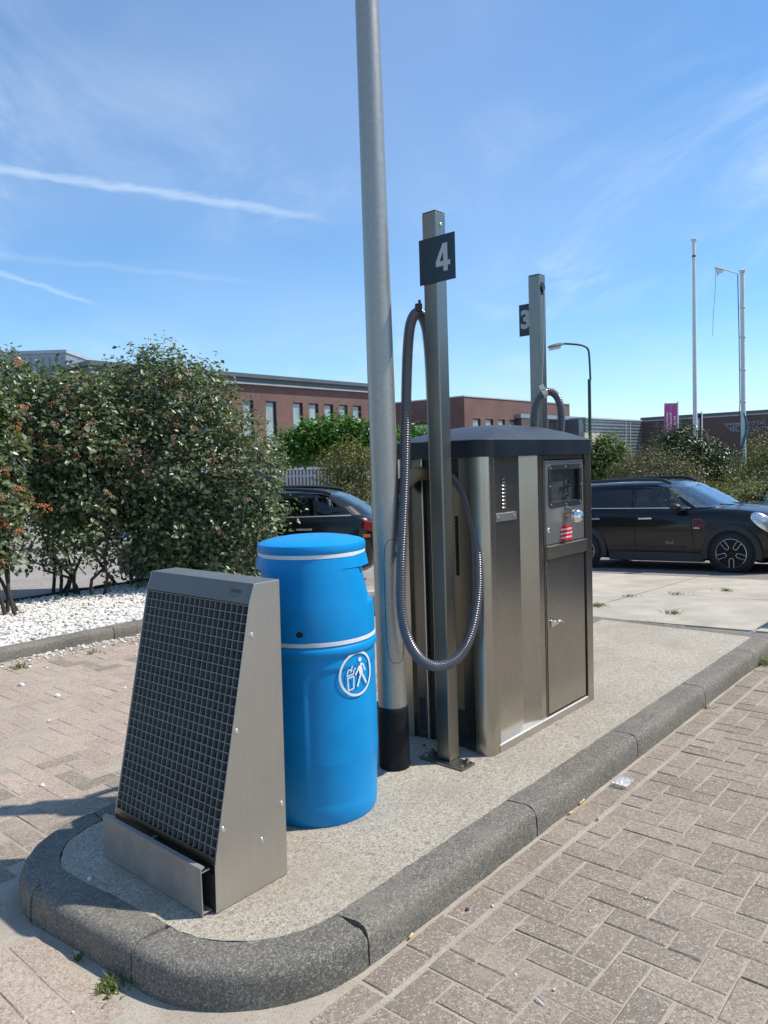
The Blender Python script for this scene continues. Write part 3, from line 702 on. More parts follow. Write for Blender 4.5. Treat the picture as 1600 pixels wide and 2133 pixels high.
rcol(1.333, .430, .072, .085, .045); rcol(2.418, .430, -.080, .085, .012); rcol(1.333, .980, .072, -.085, .045); rcol(2.418, .980, -.08, -.085, .045)
# front: recessed panel, slanted transition, door frame
fp = MB().prism([(1.406, .4795), (1.712, .4795), (1.832, .4420), (1.880, .4420), (1.880, .4520), (1.836, .4520), (1.716, .4900), (1.406, .4900)], 'z', ZI + .035, zt - .003)
fpo = P(fp, 'front_panel', 'steel')
P(MB().box(1.407, 1.424, .4320, .4790, ZI + .012, zt - .003), 'front_post', 'steel', bevel=.002)
P(MB().prism([(.4280, ZI + .002), (.4280, ZI + .036), (.4360, ZI + .040), (.5, ZI + .048), (.5, ZI + .002)], 'x', 1.4085, 2.336), 'sill', 'steel_l', bevel=.001)
P(MB().box(1.8835, 1.8960, .4400, .53, ZI + .045, zt - .003), 'door_jamb', 'steel_d'); P(MB().box(2.3240, 2.3365, .4480, .53, ZI + .045, zt - .003), 'door_jamb', 'dark')
P(MB().box(1.8975, 2.3225, .4430, .52, 1.503, zt - .003), 'door_header', 'steel_d')
P(MB().box(1.8975, 2.3225, .4700, .525, ZI + .045, 1.502), 'door_recess', 'dark')
ud = MB()      # upper door with a window opening
wu0, wu1, wz0, wz1 = 1.945, 2.285, 1.272, 1.452
for b in ((1.8985, 2.3200, wz1, 1.497), (1.8985, 2.3200, 1.060, wz0)): ud.box(b[0], b[1], .4340, .4460, b[2], b[3])
ud.box(1.8985, wu0, .4340, .4460, wz0, wz1); ud.box(wu1, 2.3200, .4340, .4460, wz0, wz1)
udo = P(ud, 'upper_door', 'steel_l')
def rrect(cx, cz, w, h, r, n=6):
    pts = []
    for sx, sz, a0 in ((1, 1, 0), (-1, 1, 90), (-1, -1, 180), (1, -1, 270)):
        for k in range(n + 1):
            a = R(a0 + 90 * k / n); pts.append((cx + sx * (w / 2 - r) + r * math.cos(a), cz + sz * (h / 2 - r) + r * math.sin(a)))
    return pts
fr = MB(); wc, wzc = (1.925 + 2.300) / 2, (1.246 + 1.476) / 2
oa, ia = rrect(wc, wzc, .375, .230, .030), rrect(wc, wzc, .318, .172, .012)
fr.rings([[(u, .4338, z) for u, z in oa], [(u, .4300, z) for u, z in rrect(wc, wzc, .371, .226, .029)], [(u, .4300, z) for u, z in ia], [(u, .4420, z) for u, z in ia]], True, False)
wf = P(fr, 'window_frame', 'black', udo, smooth=30)
for du, dz in ((-.165, .095), (0, .100), (.165, .095), (-.165, -.095), (0, -.100), (.165, -.095), (-.175, 0), (.175, 0)):
    screw(wf, 'screw', (wc + du - co[0], .4300 - co[1], wzc + dz - co[2]), '-m', .0045, 'chrome', .003)
gl_ = P(MB().box(wc - .160, wc + .160, .4425, .4445, wzc - .087, wzc + .087), 'window_pane', glass('acrylic pane', (.80, .82, .83), .05, .0), udo)
coin = P(MB().box(wc - .16, wc + .16, .4635, .4690, wzc - .1, wzc + .1), 'coin_plate', plain('dark coin plate', (.20, .205, .21), .45, .3), udo)
P(MB().box(wc - .005, wc + .10, .448, .4615, wzc - .012, wzc - .002).box(wc + .04, wc + .085, .447, .4615, wzc + .003, wzc + .03).box(wc + .036, wc + .042, .450, .4615, wzc - .05, wzc - .016).box(wc + .02, wc + .07, .449, .4615, wzc - .062, wzc - .052), 'coin_slot', 'chrome', coin, bevel=.001)
P(MB().box(wc - .158, wc + .158, .446, .4615, wzc - .100, wzc - .084), 'coin_shelf', 'steel_l', coin)
# boss and round padlock
bs = MB().lathe([(.030, .0), (.026, -.012), (.020, -.030), (.017, -.040), (.001, -.041)], 20, (0, 0, 0), 'y'); bo_ = bs.build('lock_boss', 'steel_d', udo, smooth=40); bo_.location = (2.120 - co[0], .4340 - co[1], 1.222 - co[2])
pl = MB().lathe([(.001, -.024), (.022, -.022), (.033, -.014), (.0355, 0), (.033, .014), (.022, .022), (.001, .024)], 28, (0, 0, 0), 'x')
plo = pl.build('padlock', 'chrome', udo, smooth=50); plo.location = (2.128 - co[0], .378 - co[1], 1.196 - co[2]); plo.rotation_euler = (0, R(12), R(60))
MB().lathe([(.0185, -.0262), (.0185, .0262), (.0125, .0262), (.0125, -.0262)], 20, (0, 0, 0), 'x').build('shackle', 'chrome', plo, smooth=40)
cl = MB().lathe([(.001, -.006), (.009, -.006), (.0135, -.003), (.014, 0)], 18, (0, 0, 0), 'y').build('cam_lock', 'chrome', udo, smooth=40); cl.location = (1.925 - co[0], .4340 - co[1], 1.133 - co[2])
stk = P(MB().box(2.052, 2.176, .4330, .4337, 1.062, 1.142), 'sticker', 'red', udo)
XV, YV, ZV = (1, 0, 0), (0, 0, 1), (0, -1, 0)
for i, s_ in enumerate(('PARKEREN & ZUIGEN', 'GEEN MUNTEN BLAZEN', 'ALLES AUTOMATISCH')):
    text_obj('lettering', s_, .0135, 'white', stk, frame4((2.114 - co[0], .4328 - co[1], 1.124 - .022 * i - co[2]), XV, YV, ZV), .0001, .0005, .92)
lip = P(MB().prism([(.4440, 1.0575), (.4160, 1.0500), (.4240, .9830), (.4440, .9800)], 'x', 1.892, 2.328), 'drip_lip', 'steel_d', bevel=.0012)
for z in (1.035, 1.008): screw(lip, 'screw', (1.912 - co[0], .4195 - co[1] + (1.05 - z) * .1, z - co[2]), '-m', .006, 'galv', .003)
ld = P(MB().box(1.8985, 2.3200, .4360, .4470, ZI + .052, .9780), 'lower_door', 'steel', bevel=.001)
lat = MB().box(1.925, 1.958, .4240, .4355, .624, .660).box(1.955, 1.985, .4180, .4355, .632, .652); lo_ = P(lat, 'latch', 'chrome', ld, bevel=.002)
MB().tube([(1.975 - co[0], .416 - co[1], .646 - co[2]), (1.992 - co[0], .408 - co[1], .650 - co[2]), (2.012 - co[0], .412 - co[1], .640 - co[2])], .007, 10).build('latch_ring', 'chrome', lo_, smooth=50)
# louvres and bracket on the recessed panel
for k in range(9):
    zc = 1.268 + k * .0178; mb = MB()
    pr = [(0, 0), (-.008, .002), (-.009, .006), (-.003, .0125), (0, .013)]
    mb.rings([[(1.567 + du * (1 - .18 * abs(e_)) , .4795 + a * (1 - .55 * abs(e_)), zc + b) for a, b in pr] for e_, du in ((-1, -.021), (-.6, -.018), (0, 0), (.6, .018), (1, .021))], False, False)
    P(mb, 'louvre', 'steel_d', fpo, smooth=50)
br = P(MB().box(1.478, 1.668, .4690, .4794, 1.212, 1.250), 'bracket', 'steel_l', fpo, bevel=.001)
for u in (1.500, 1.646): screw(br, 'screw', (u - co[0], .4690 - co[1], 1.231 - co[2]), '-m', .0085, 'galv', .004)
# end facing the bin: vented panels, service channel, punched strip
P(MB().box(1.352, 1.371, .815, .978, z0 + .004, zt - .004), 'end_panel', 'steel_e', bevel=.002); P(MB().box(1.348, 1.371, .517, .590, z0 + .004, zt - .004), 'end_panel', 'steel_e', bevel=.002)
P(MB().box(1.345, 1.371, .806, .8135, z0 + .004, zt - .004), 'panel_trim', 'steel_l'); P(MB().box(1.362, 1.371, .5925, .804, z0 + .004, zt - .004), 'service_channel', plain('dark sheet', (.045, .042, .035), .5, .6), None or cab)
strip = P(MB().box(1.3575, 1.3615, .594, .650, .30, 1.44), 'punched_strip', steel('bronze tinted steel', (.26, .22, .15), .42))
hm = bpy.data.meshes.new('punched_hole'); t_ = MB().lathe([(.0105, 0), (.0105, -.0015), (.001, -.0015)], 14, (0, 0, 0), 'x'); hm.from_pydata(t_.v, [], t_.f); hm.materials.append(MAT['dark'])
for k in range(15): inst('punched_hole', hm, strip, (1.3570 - co[0], .614 - co[1], 1.238 - .0192 * k - co[2]))
sm_ = bpy.data.meshes.new('vent_slot'); t_ = MB().box(-.0012, .0005, -.0185, .0185, -.0038, .0038); sm_.from_pydata(t_.v, [], t_.f); sm_.materials.append(MAT['dark'])
sm2 = bpy.data.meshes.new('vent_slot'); t_ = MB().box(-.0012, .0005, -.011, .011, -.0034, .0034); sm2.from_pydata(t_.v, [], t_.f); sm2.materials.append(MAT['dark'])
for mm in (.935, .852):
    for k in range(12): inst('vent_slot', sm_, cab, (1.3518 - co[0], mm - co[1], .312 - .0138 * k - co[2]))
for mm in (.572, .540):
    for k in range(13): inst('vent_slot', sm2, cab, (1.3478 - co[0], mm - co[1], .312 - .0128 * k - co[2]))
elb = MB().tube(catmull([(1.37, .80, 1.452), (1.335, .805, 1.455), (1.305, .815, 1.450), (1.285, .835, 1.432), (1.277, .860, 1.412)], 5), .034, 18); eo = P(elb, 'hose_elbow', 'beige', smooth=50)
for k in range(4): MB().lathe([(.030, -.004), (.038, -.003), (.038, .003), (.030, .004)], 18, (0, 0, 0), 'y').build('clamp_ring', 'black', eo, smooth=40).matrix_local = frame4(Vector((1.276 - .001 * k, .868 + .009 * k, 1.404 - .0075 * k)) - Vector(co), (1, 0, 0), Vector((-.1, .75, -.62)).normalized(), Vector((0, .62, .75)).normalized())
# roof
def rr2(u0, u1, m0, m1, r, n=8):
    pts = []
    for sx, sz, a0 in ((1, 1, 0), (-1, 1, 90), (-1, -1, 180), (1, -1, 270)):
        for k in range(n + 1):
            a = R(a0 + 90 * k / n); pts.append(((u0 + u1) / 2 + sx * ((u1 - u0) / 2 - r) + r * math.cos(a), (m0 + m1) / 2 + sz * ((m1 - m0) / 2 - r) + r * math.sin(a)))
    return pts
rf = MB(); rings = []
for ins, z in ((.012, 1.526), (0, 1.527), (0, 1.602)): rings.append([(u, m, z) for u, m in rr2(1.312 + ins, 2.440 - ins, .408 + ins, 1.002 - ins, .085 - ins * .5)])
rf.rings(rings, True, True); fas = P(rf, 'roof_fascia', 'fascia', smooth=35); rf = MB(); rings = []
for ins, z in ((.004, 1.6025), (.0005, 1.604), (.004, 1.608), (.012, 1.610)): rings.append([(u, m, z) for u, m in rr2(1.312 + ins, 2.440 - ins, .408 + ins, 1.002 - ins, .085 - ins * .5)])
for t in np.linspace(.04, 1, 14):
    s = 1 - t; hgt = .085 * (1 - s ** 2.1); rings.append([(1.876 + (u - 1.876) * s, .705 + (m - .705) * s, 1.609 + hgt) for u, m in rr2(1.324, 2.428, .420, .990, .079)])
rf.rings(rings, True, True); roof = P(rf, 'roof', 'navy', smooth=35)
for mm in (.94,): screw(roof, 'screw', (1.312 - co[0], mm - co[1], 1.567 - co[2]), '-u', .006, 'galv', .003)

# ------------------------------------------------------------------ hose posts with number signs
S_ = .076
def hose_post(u, m, label, num, ztop):
    t = ithing('hose_post', u, m, label, 'post', 'numbered hose posts of the vacuum cabinet')
    po = MB().box(-S_ / 2, S_ / 2, -S_ / 2, S_ / 2, .012, ztop - ZI - .003).build('post_tube', 'steel_d', t, bevel=.006, seg=3)
    MB().box(-S_ / 2 + .001, S_ / 2 - .001, -S_ / 2 + .001, S_ / 2 - .001, ztop - ZI - .002, ztop - ZI + .001).build('post_cap', 'steel_d', t)
    return t
p4 = hose_post(1.198, .5825, 'square steel post with number 4 sign, nearer post between lamp post and cabinet', '4', 2.622)
bp4 = MB().box(-.075, .022, -.135, .115, .001, .0115).build('base_plate', 'steel_d', p4, bevel=.0015)
for du, dm in ((-.055, -.115), (.002, -.105), (-.05, .09), (.004, .095)):
    b = MB().lathe([(.001, .016), (.009, .016), (.010, .006), (.015, .005), (.015, 0)], 8).build('bolt', 'steel_d', bp4, smooth=30); b.location = (du, dm, .0115)
uL, zc4 = -S_ / 2, 2.405 - ZI
sg = MB().box(-.0035, 0, -.1425, .0550, -.100, .100).build('number_sign', 'navy', p4, bevel=.0006); sg.location = (uL - .0008, 0, zc4)
MAT['signface'] = plain('dark blue sign', (.012, .030, .045), .35, 0, .1)
sg.data.materials[0] = MAT['signface']
# numeral 4 as a shape
f4 = [(-.0525, -.058), (-.0295, -.058), (-.0295, -.0345), (-.0160, -.0345), (-.0160, -.0135), (-.0295, -.0135), (-.0295, .062), (-.0545, .062), (-.094, -.0125), (-.094, -.0345), (-.0525, -.0345)]
mb = MB()
X0 = lambda q: q
outer = [(-.094, -.0345), (-.0525, -.0345), (-.0525, -.058), (-.0295, -.058), (-.0295, -.0345), (-.0160, -.0345), (-.0160, -.0135), (-.0295, -.0135), (-.0295, .062), (-.0550, .062), (-.094, -.0125)]
# four convex pieces that butt together, leaving the triangular counter open
for poly in ([(-.094, -.0345), (-.0525, -.0345), (-.0525, -.0135), (-.0735, -.0135), (-.094, -.0125)], [(-.0525, -.058), (-.0295, -.058), (-.0295, .062), (-.0525, .062)], [(-.0295, -.0345), (-.0160, -.0345), (-.0160, -.0135), (-.0295, -.0135)], [(-.094, -.0125), (-.0735, -.0135), (-.0525, .0270), (-.0525, .062), (-.0550, .062)]):
    mb.add([(-.0045, -(y + .112) - .028, z) for y, z in poly] if False else [(-.0043, -(y + .110) - .0225, z) for y, z in poly], [tuple(range(len(poly)))])
mb.build('numeral', 'num', sg)
for dz in (.075, .018): screw(p4, 'bolt', (.0, -S_ / 2, 2.55 - ZI - .06 + dz), '-m', .008, 'chrome', .006)
rp = MB().tube([(-.005, S_ / 2 + .012, 2.33 - ZI), (-.006, S_ / 2 + .018, 2.20 - ZI)], .004, 8).build('rope', 'rope', p4)
p3 = hose_post(2.595, .835, 'square steel post with number 3 sign, rising behind the cabinet roof', '3', 2.622)
q3 = at(1122, 800, 4.70); u3, m3 = L_(q3.x, q3.y); p3.location = W(u3, m3, ZI)
MB().box(-.10, .05, -.06, .06, .001, .0115).build('base_plate', 'steel_d', p3, bevel=.0015)
def hit_u(px, py, u):
    d = ray(px, py); k = ((OX * CU + OY * SU) + u) / (d[0] * CU + d[1] * SU); return L_(d[0] * k, d[1] * k)[1]
dm3 = hit_u(1081.5, 665, u3 + .039) - m3; dc3 = hit_u(1095.0, 664, u3 + .039) - m3
sg3 = MB().box(0, .0035, max(dm3 - .198, -.034), dm3, -.098, .098).build('number_sign', MAT['signface'], p3, bevel=.0006); sg3.location = (S_ / 2 + .0008, 0, 2.375 - ZI)
text_obj('numeral', '3', .150, 'num', sg3, frame4((-.0008, dc3, -.002), (0, -1, 0), (0, 0, 1), (-1, 0, 0)), .0003, .0065)
pul = MB().box(-.019, .019, -S_ / 2 - .001, -S_ / 2 + .004, 2.50 - ZI, 2.575 - ZI).build('pulley_slot', 'dark', p3)
pw = MB().lathe([(.001, -.007), (.020, -.007), (.014, 0), (.020, .007), (.001, .007)], 18, (0, 0, 0), 'y').build('pulley_wheel', 'black', pul, smooth=40); pw.location = (0, -S_ / 2 - .002, 2.545 - ZI)

# ------------------------------------------------------------------ ribbed hoses
def ribbed(path, r=.0248, pitch=.0108, sides=18, parent=None, name='hose_tube'):
    pts = resample(path, pitch / 4); rr = []
    for i in range(len(pts)): rr.append(r * (1.0, .99, .82, .82)[i % 4] if i % 4 else r)
    return MB().tube(pts, rr, sides).build(name, 'hose', parent, smooth=80)
def hpath(pix, org): return [p - org for p in catmull([at(*q) for q in pix], 14)]
h4 = empty('vacuum_hose', at(905, 1388, 3.31), 0, 'long ribbed grey hose hanging in a loop on the post with number 4', 'hose', 'ribbed vacuum hoses')
ho = h4.location.copy()
path4 = [(921, 1400, 3.66), (914, 1250, 3.66), (906, 1050, 3.66), (900, 880, 3.655), (895, 760, 3.645), (889, 690, 3.61), (880, 660, 3.57), (868, 652, 3.53), (856, 672, 3.51), (850, 720, 3.49), (847, 800, 3.46), (845, 900, 3.43), (843, 1000, 3.40), (839, 1100, 3.36), (835, 1190, 3.32), (836, 1270, 3.30), (849, 1330, 3.295), (873, 1370, 3.30), (905, 1388, 3.31), (940, 1380, 3.34), (968, 1350, 3.39), (986, 1300, 3.43), (995, 1240, 3.47), (996, 1180, 3.50), (991, 1120, 3.53), (980, 1065, 3.56), (962, 1018, 3.60), (938, 988, 3.64), (915, 975, 3.69)]
ribbed(hpath(path4, ho), parent=h4)
br4 = MB().obox(at(872, 648, 3.525) - ho + Vector((0, 0, .012)), (.016, 0, 0), (0, .028, 0), (0, 0, .018)).obox(at(874, 634, 3.53) - ho, (.006, 0, 0), (0, .010, 0), (0, 0, .020)).build('hose_clip', 'black', h4, bevel=.003)
h3 = empty('vacuum_hose', at(1112, 900, 4.62), 0, 'short ribbed grey hose arching over the cabinet roof at post 3', 'hose', 'ribbed vacuum hoses'); ho3 = h3.location.copy()
path3 = [(1112, 985, 4.66), (1112, 935, 4.64), (1111, 895, 4.62), (1113, 858, 4.60), (1121, 832, 4.59), (1133, 819, 4.585), (1147, 816, 4.585), (1160, 826, 4.59), (1168, 850, 4.60), (1169, 880, 4.62), (1166, 915, 4.64), (1163, 985, 4.66)]
ribbed(hpath(path3, ho3), r=.0245, parent=h3)
cc_ = at(1131, 815, 4.585) - ho3
MB().lathe([(.024, -.016), (.0265, -.014), (.0265, .014), (.024, .016)], 20, (0, 0, 0), 'x').build('hose_clip', 'steel_l', h3, smooth=40).matrix_local = Matrix.Translation(cc_ + Vector((.008, 0, -.012))) @ Matrix.Rotation(R(-28), 4, 'Y')
MB().obox(cc_ + Vector((-.008, 0, .024)), (.014, 0, .006), (0, .012, 0), (-.006, 0, .014)).build('clip_bracket', 'steel_l', h3, bevel=.002)
rp3 = MB().tube([at(1133, 603, 4.66) - ho3, at(1132, 700, 4.64) - ho3, at(1129, 803, 4.60) - ho3], .0036, 8).build('rope', 'rope', h3)
# ------------------------------------------------------------------ vegetation
def leaves(name, pos, nrm, size, aspect, mat, parent, org, fold=.25, rndv=None):
    # one folded leaf of four triangles per position
    n = len(pos); pos = np.asarray(pos) - np.array(org); nrm = np.asarray(nrm); nrm /= np.linalg.norm(nrm, axis=1, keepdims=True) + 1e-9
    t = RNG.normal(size=(n, 3)); t[:, 2] -= .55; t -= nrm * (t * nrm).sum(1, keepdims=True); t /= np.linalg.norm(t, axis=1, keepdims=True) + 1e-9
    b = np.cross(nrm, t); s = (size * RNG.uniform(.6, 1.25, n))[:, None]; w = s * aspect
    v = np.stack([pos - t * s * .5, pos + b * w * .5 - t * s * .02 + nrm * w * fold, pos + t * s * .5, pos - b * w * .5 - t * s * .02 + nrm * w * fold, pos], 1)
    o = (np.arange(n) * 5)[:, None, None]; f = (np.array([[0, 4, 1], [1, 4, 2], [2, 4, 3], [3, 4, 0]])[None] + o).reshape(-1, 3)
    me = bpy.data.meshes.new(name); me.vertices.add(n * 5); me.vertices.foreach_set('co', v.reshape(-1).astype(np.float32))
    me.loops.add(len(f) * 3); me.loops.foreach_set('vertex_index', f.reshape(-1).astype(np.int32)); me.polygons.add(len(f)); me.polygons.foreach_set('loop_start', np.arange(0, len(f) * 3, 3, dtype=np.int32))
    me.update(calc_edges=True)
    r = RNG.uniform(0, 1, n) if rndv is None else rndv
    a = me.attributes.new('rnd', 'FLOAT', 'FACE'); a.data.foreach_set('value', np.repeat(r, 4).astype(np.float32)); me.materials.append(mat)
    ob = bpy.data.objects.new(name, me); col.objects.link(ob); ob.parent = parent; return ob
def crown_points(blobs, n, shell=.55, clump=.16, per=9, ymin=None):
    # leaves grow in small sprays on twig ends spread through the outer part of the crown
    bl = np.array(blobs); vol = bl[:, 3] * bl[:, 4] * bl[:, 5]; out = []; nr = []
    while len(out) < n:
        k = RNG.choice(len(bl), p=vol / vol.sum()); d = RNG.normal(size=3); d /= np.linalg.norm(d)
        lump = 1 + .10 * math.sin(d[0] * 5 + k) + .09 * math.sin(d[2] * 7 + 2 * k) + .07 * math.sin(d[1] * 9)
        rr = (shell + (1 - shell) * RNG.random() ** .55) * lump * (1 + (.10 if RNG.random() < .12 else 0))
        c0 = bl[k, :3] + d * rr * bl[k, 3:]
        if rr < .93 and any((((c0 - q[:3]) / q[3:]) ** 2).sum() < .16 for q in bl): continue
        if ymin is not None and c0[2] < ymin(c0): continue
        m = RNG.integers(3, per); off = RNG.normal(size=(m, 3)) * clump * .5
        for o_ in off:
            out.append(c0 + o_); q = d * .55 + np.array([0, 0, .75]) + RNG.normal(size=3) * .55; nr.append(q)
    return out[:n], nr[:n]
def stems(base, tips, r0, mat, parent, org, name='stem', wob=.12):
    for tp in tips:
        a, b = Vector(base(tp)) if callable(base) else Vector(base), Vector(tp); pts = []
        for k in range(7):
            t = k / 6; pts.append(a.lerp(b, t) + Vector((random.gauss(0, wob), random.gauss(0, wob), 0)) * t * (1 - t) * 2 + Vector((0, 0, .25 * t * (1 - t))) - Vector(org))
        pts = catmull(pts, 2); MB().tube(pts, [r0 * (1 - .8 * k / (len(pts) - 1)) for k in range(len(pts))], 7).build(name, mat, parent, smooth=60)
MAT['bark'] = plain('dark bark', (.045, .036, .028), .9, 0, .3, 30, .6, 60, world=True)
MAT['twig'] = plain('grey twig', (.17, .145, .11), .85, 0, .2, 30, world=True)
VIB = leafmat('wayfaring leaf', [(0, (.050, .072, .036)), (.35, (.12, .165, .078)), (.7, (.20, .25, .13)), (.93, (.33, .37, .23)), (1, (.34, .31, .17))], .36, .28, .65)
LIME = leafmat('bright laurel leaf', [(0, (.035, .10, .012)), (.5, (.075, .19, .020)), (.9, (.13, .29, .035)), (1, (.20, .36, .06))], .35, .32)
OLIVE = leafmat('olive leaf', [(0, (.09, .10, .03)), (.5, (.19, .195, .055)), (.85, (.28, .265, .08)), (1, (.34, .28, .10))], .6, .25)
WISP = leafmat('willowy leaf', [(0, (.08, .085, .03)), (.5, (.15, .15, .058)), (.85, (.22, .205, .09)), (1, (.28, .23, .12))], .5, .2)
GLOSS = leafmat('glossy leaf', [(0, (.035, .06, .022)), (.5, (.075, .11, .04)), (.9, (.13, .17, .065)), (1, (.20, .24, .11))], .36, .18, .6)
YELLOWG = leafmat('privet leaf', [(0, (.05, .08, .012)), (.5, (.11, .16, .022)), (.9, (.18, .23, .035)), (1, (.25, .28, .06))], .5, .3)
HEDG = leafmat('broom leaf', [(0, (.10, .125, .03)), (.5, (.19, .215, .05)), (.85, (.26, .27, .075)), (1, (.32, .28, .10))], .55, .25)
bm = bmesh.new(); bmesh.ops.create_icosphere(bm, subdivisions=1, radius=1); IV = [v.co.copy() for v in bm.verts]; IF = [tuple(v.index for v in f.verts) for f in bm.faces]; bm.free()
def cluster_mesh(mat, n=26, rad=.042):
    mb = MB()
    for _ in range(n):
        a, r = random.uniform(0, 6.28), rad * math.sqrt(random.random()); c_ = Vector((r * math.cos(a), r * math.sin(a), .012 * (1 - (r / rad) ** 2) + random.uniform(-.006, .006))); q = random.uniform(.0045, .0075)
        mb.add([c_ + v * q for v in IV], IF)
    mb.tube([(0, 0, -.05), (0, 0, 0)], .003, 5); me = bpy.data.meshes.new('berry_cluster'); me.from_pydata(mb.v, [], mb.f); me.materials.append(mat); return me
BER = [cluster_mesh(plain('rust berries', (.21, .12, .062), .5, 0, .3, 60)), cluster_mesh(plain('orange berries', (.46, .13, .045), .5, 0, .3, 60)), cluster_mesh(plain('dark red berries', (.18, .07, .05), .45, 0, .3, 60))]
LEAF1 = []
for k in range(3):
    t_ = MB(); w = .032; fo = .010
    t_.add([(-.045, 0, 0), (-.012, w, fo), (.028, w * .8, fo * .8), (.052, 0, -.008), (.028, -w * .8, fo * .8), (-.012, -w, fo), (0, 0, 0)], [(0, 6, 1), (1, 6, 2), (2, 6, 3), (3, 6, 4), (4, 6, 5), (5, 6, 0)])
    me = bpy.data.meshes.new('leaf'); me.from_pydata(t_.v, [], t_.f); a = me.attributes.new('rnd', 'FLOAT', 'FACE'); a.data.foreach_set('value', [(.45, .68, .85)[k]] * 6); me.materials.append(VIB); LEAF1.append(me)
def viburnum(name, base, blobs, n, label, ber, nleaf, ymin=None, size=.070, nst=9, near=1.0):
    base = (base[0] * near, base[1] * near, base[2]); blobs = [(a * near, b * near, H + (c_ - H) * near, d * near, e_ * near, f_ * near) for a, b, c_, d, e_, f_ in blobs]
    t = empty(name, base, 0, label, 'shrub', 'viburnum shrubs along the gravel bed'); org = Vector(base)
    p, nr = crown_points(blobs, n, .50, .11, 8, ymin); tag(leaves('foliage', p, nr, size, .62, VIB, t, org), kind='stuff')
    tips = [Vector(p[i]) for i in RNG.choice(len(p), nst, replace=False)]
    stems(lambda tp: (base[0] + random.uniform(-.3, .3) + (tp.x - base[0]) * .3, base[1] + random.uniform(-.25, .25), base[2]), tips, .022, MAT['bark'], t, org)
    tips = [Vector(p[i]) for i in RNG.choice(len(p), 16, replace=False)]
    stems(lambda tp: tp + Vector((random.uniform(-.5, .5), random.uniform(.1, .5), random.uniform(-.7, -.1))), tips, .007, MAT['twig'], t, org, 'twig', .05)
    # pieces nearest to the viewer: clusters and single leaves
    P_ = np.array(p); front = np.argsort(np.linalg.norm(P_ - np.array([0, 0, H]), axis=1) + RNG.normal(size=len(P_)) * .35)
    k = 0
    for i in front[::7]:
        if k >= ber[0]: break
        v = Vector(P_[i]); q = proj(v)
        if q is None or not (-10 < q[0] < 660): continue
        if random.random() > (.25 + .75 * sstep(1.0, 2.6, v.z)) * .5: continue
        d = (v - Vector((base[0], base[1], 1.3))).normalized(); me = BER[random.choice(ber[1])]
        inst('berry_cluster', me, t, v - org + d * .09 - Vector((0, .06, 0)), (random.gauss(0, .4) + .5, random.gauss(0, .4), random.uniform(0, 6)), (random.uniform(1.1, 1.9),) * 3); k += 1
    for i in front[3::11][:nleaf]:
        v = Vector(P_[i]) + Vector((random.gauss(0, .03), -.04, random.gauss(0, .03)))
        inst('leaf', random.choice(LEAF1), t, v - org, (random.gauss(.35, .45), random.gauss(0, .45), random.uniform(0, 6.28)), (random.uniform(.7, 1.1),) * 3)
    return t
viburnum('viburnum_shrub', (-2.95, 9.55, ZB), [(-3.25, 9.7, 1.72, 1.24, .95, 1.12), (-2.45, 9.6, 1.55, 1.05, .85, 1.15), (-2.75, 9.7, 2.35, .82, .8, .72), (-2.35, 9.45, .75, 1.05, .7, .68), (-3.0, 9.4, .60, .7, .5, .55), (-2.1, 9.3, .45, .8, .5, .45), (-1.75, 9.35, 1.35, .62, .55, .80), (-2.75, 9.6, 2.85, .28, .3, .32)], 37000,
         'large dark green shrub with reddish berry clusters directly behind the mat rack', (40, (0, 0, 0, 2)), 130, None)
viburnum('viburnum_shrub', (-4.1, 9.9, ZB), [(-4.35, 10.0, 1.82, .88, .85, .97), (-3.90, 9.9, 1.95, .75, .7, .84), (-4.95, 10.0, 2.40, .64, .6, .80), (-4.0, 9.8, 1.1, .55, .5, .5), (-4.2, 9.7, .62, .55, .45, .36)], 17000,
         'tall shrub with dark berry clusters left of the mat rack, bare stems at its foot', (36, (0, 0, 2)), 70, None, .072, 8, .90)
viburnum('viburnum_shrub', (-4.65, 9.0, ZB), [(-4.85, 9.0, 1.75, .60, .6, .75), (-4.6, 8.9, 1.2, .42, .42, .45), (-4.9, 9.1, 2.4, .5, .5, .5), (-4.8, 8.9, .62, .40, .38, .34)], 7500,
         'shrub with bright orange berry clusters cut off by the left picture edge', (26, (1, 1, 0)), 60, None, .085, 7, .87)
def shrub(name, label, blobs, n, size, aspect, mat, base, cat='shrub', group=None, shell=.5, clump=.25, nst=4, per=9):
    t = empty(name, base, 0, label, cat, group); p, nr = crown_points(blobs, n, shell, clump, per)
    tag(leaves('foliage', p, nr, size, aspect, mat, t, Vector(base)), kind='stuff')
    tips = [Vector(p[i]) for i in RNG.choice(len(p), nst, replace=False)]; stems(base, tips, .03, MAT['bark'], t, Vector(base)); return t
def blob(px, py, Y, rx, ry, rz): v = at(px, py, Y); return (v.x, v.y, v.z, rx, ry, rz)
GF = -.6
def base_at(px, Y): v = at(px, 960, Y); return (v.x, v.y, GF)
s = 1575
def pb(Y, lst): return [blob(px, py, Y + dy, w * Y / s, w * Y / s * .8, h * Y / s) for px, py, w, h, dy in lst]
shrub('laurel_tree', 'bright green leafy tree below the row of office windows', pb(30, [(640, 920, 55, 38, 0), (700, 910, 50, 36, 0), (755, 915, 45, 38, 0), (860, 925, 40, 36, 1), (800, 925, 40, 36, 0), (610, 940, 40, 30, 0)]), 8500, .20, .6, LIME, base_at(700, 30), 'tree', 'background trees and shrubs', .5, .35)
shrub('olive_bush', 'rounded yellow-green bush between laurel tree and black car', pb(20, [(725, 965, 52, 44, 0), (755, 985, 40, 40, 0), (690, 1000, 38, 32, 0), (740, 1020, 60, 30, 0)]), 6500, .085, .5, OLIVE, base_at(725, 20), 'bush', 'background trees and shrubs', .5, .2)
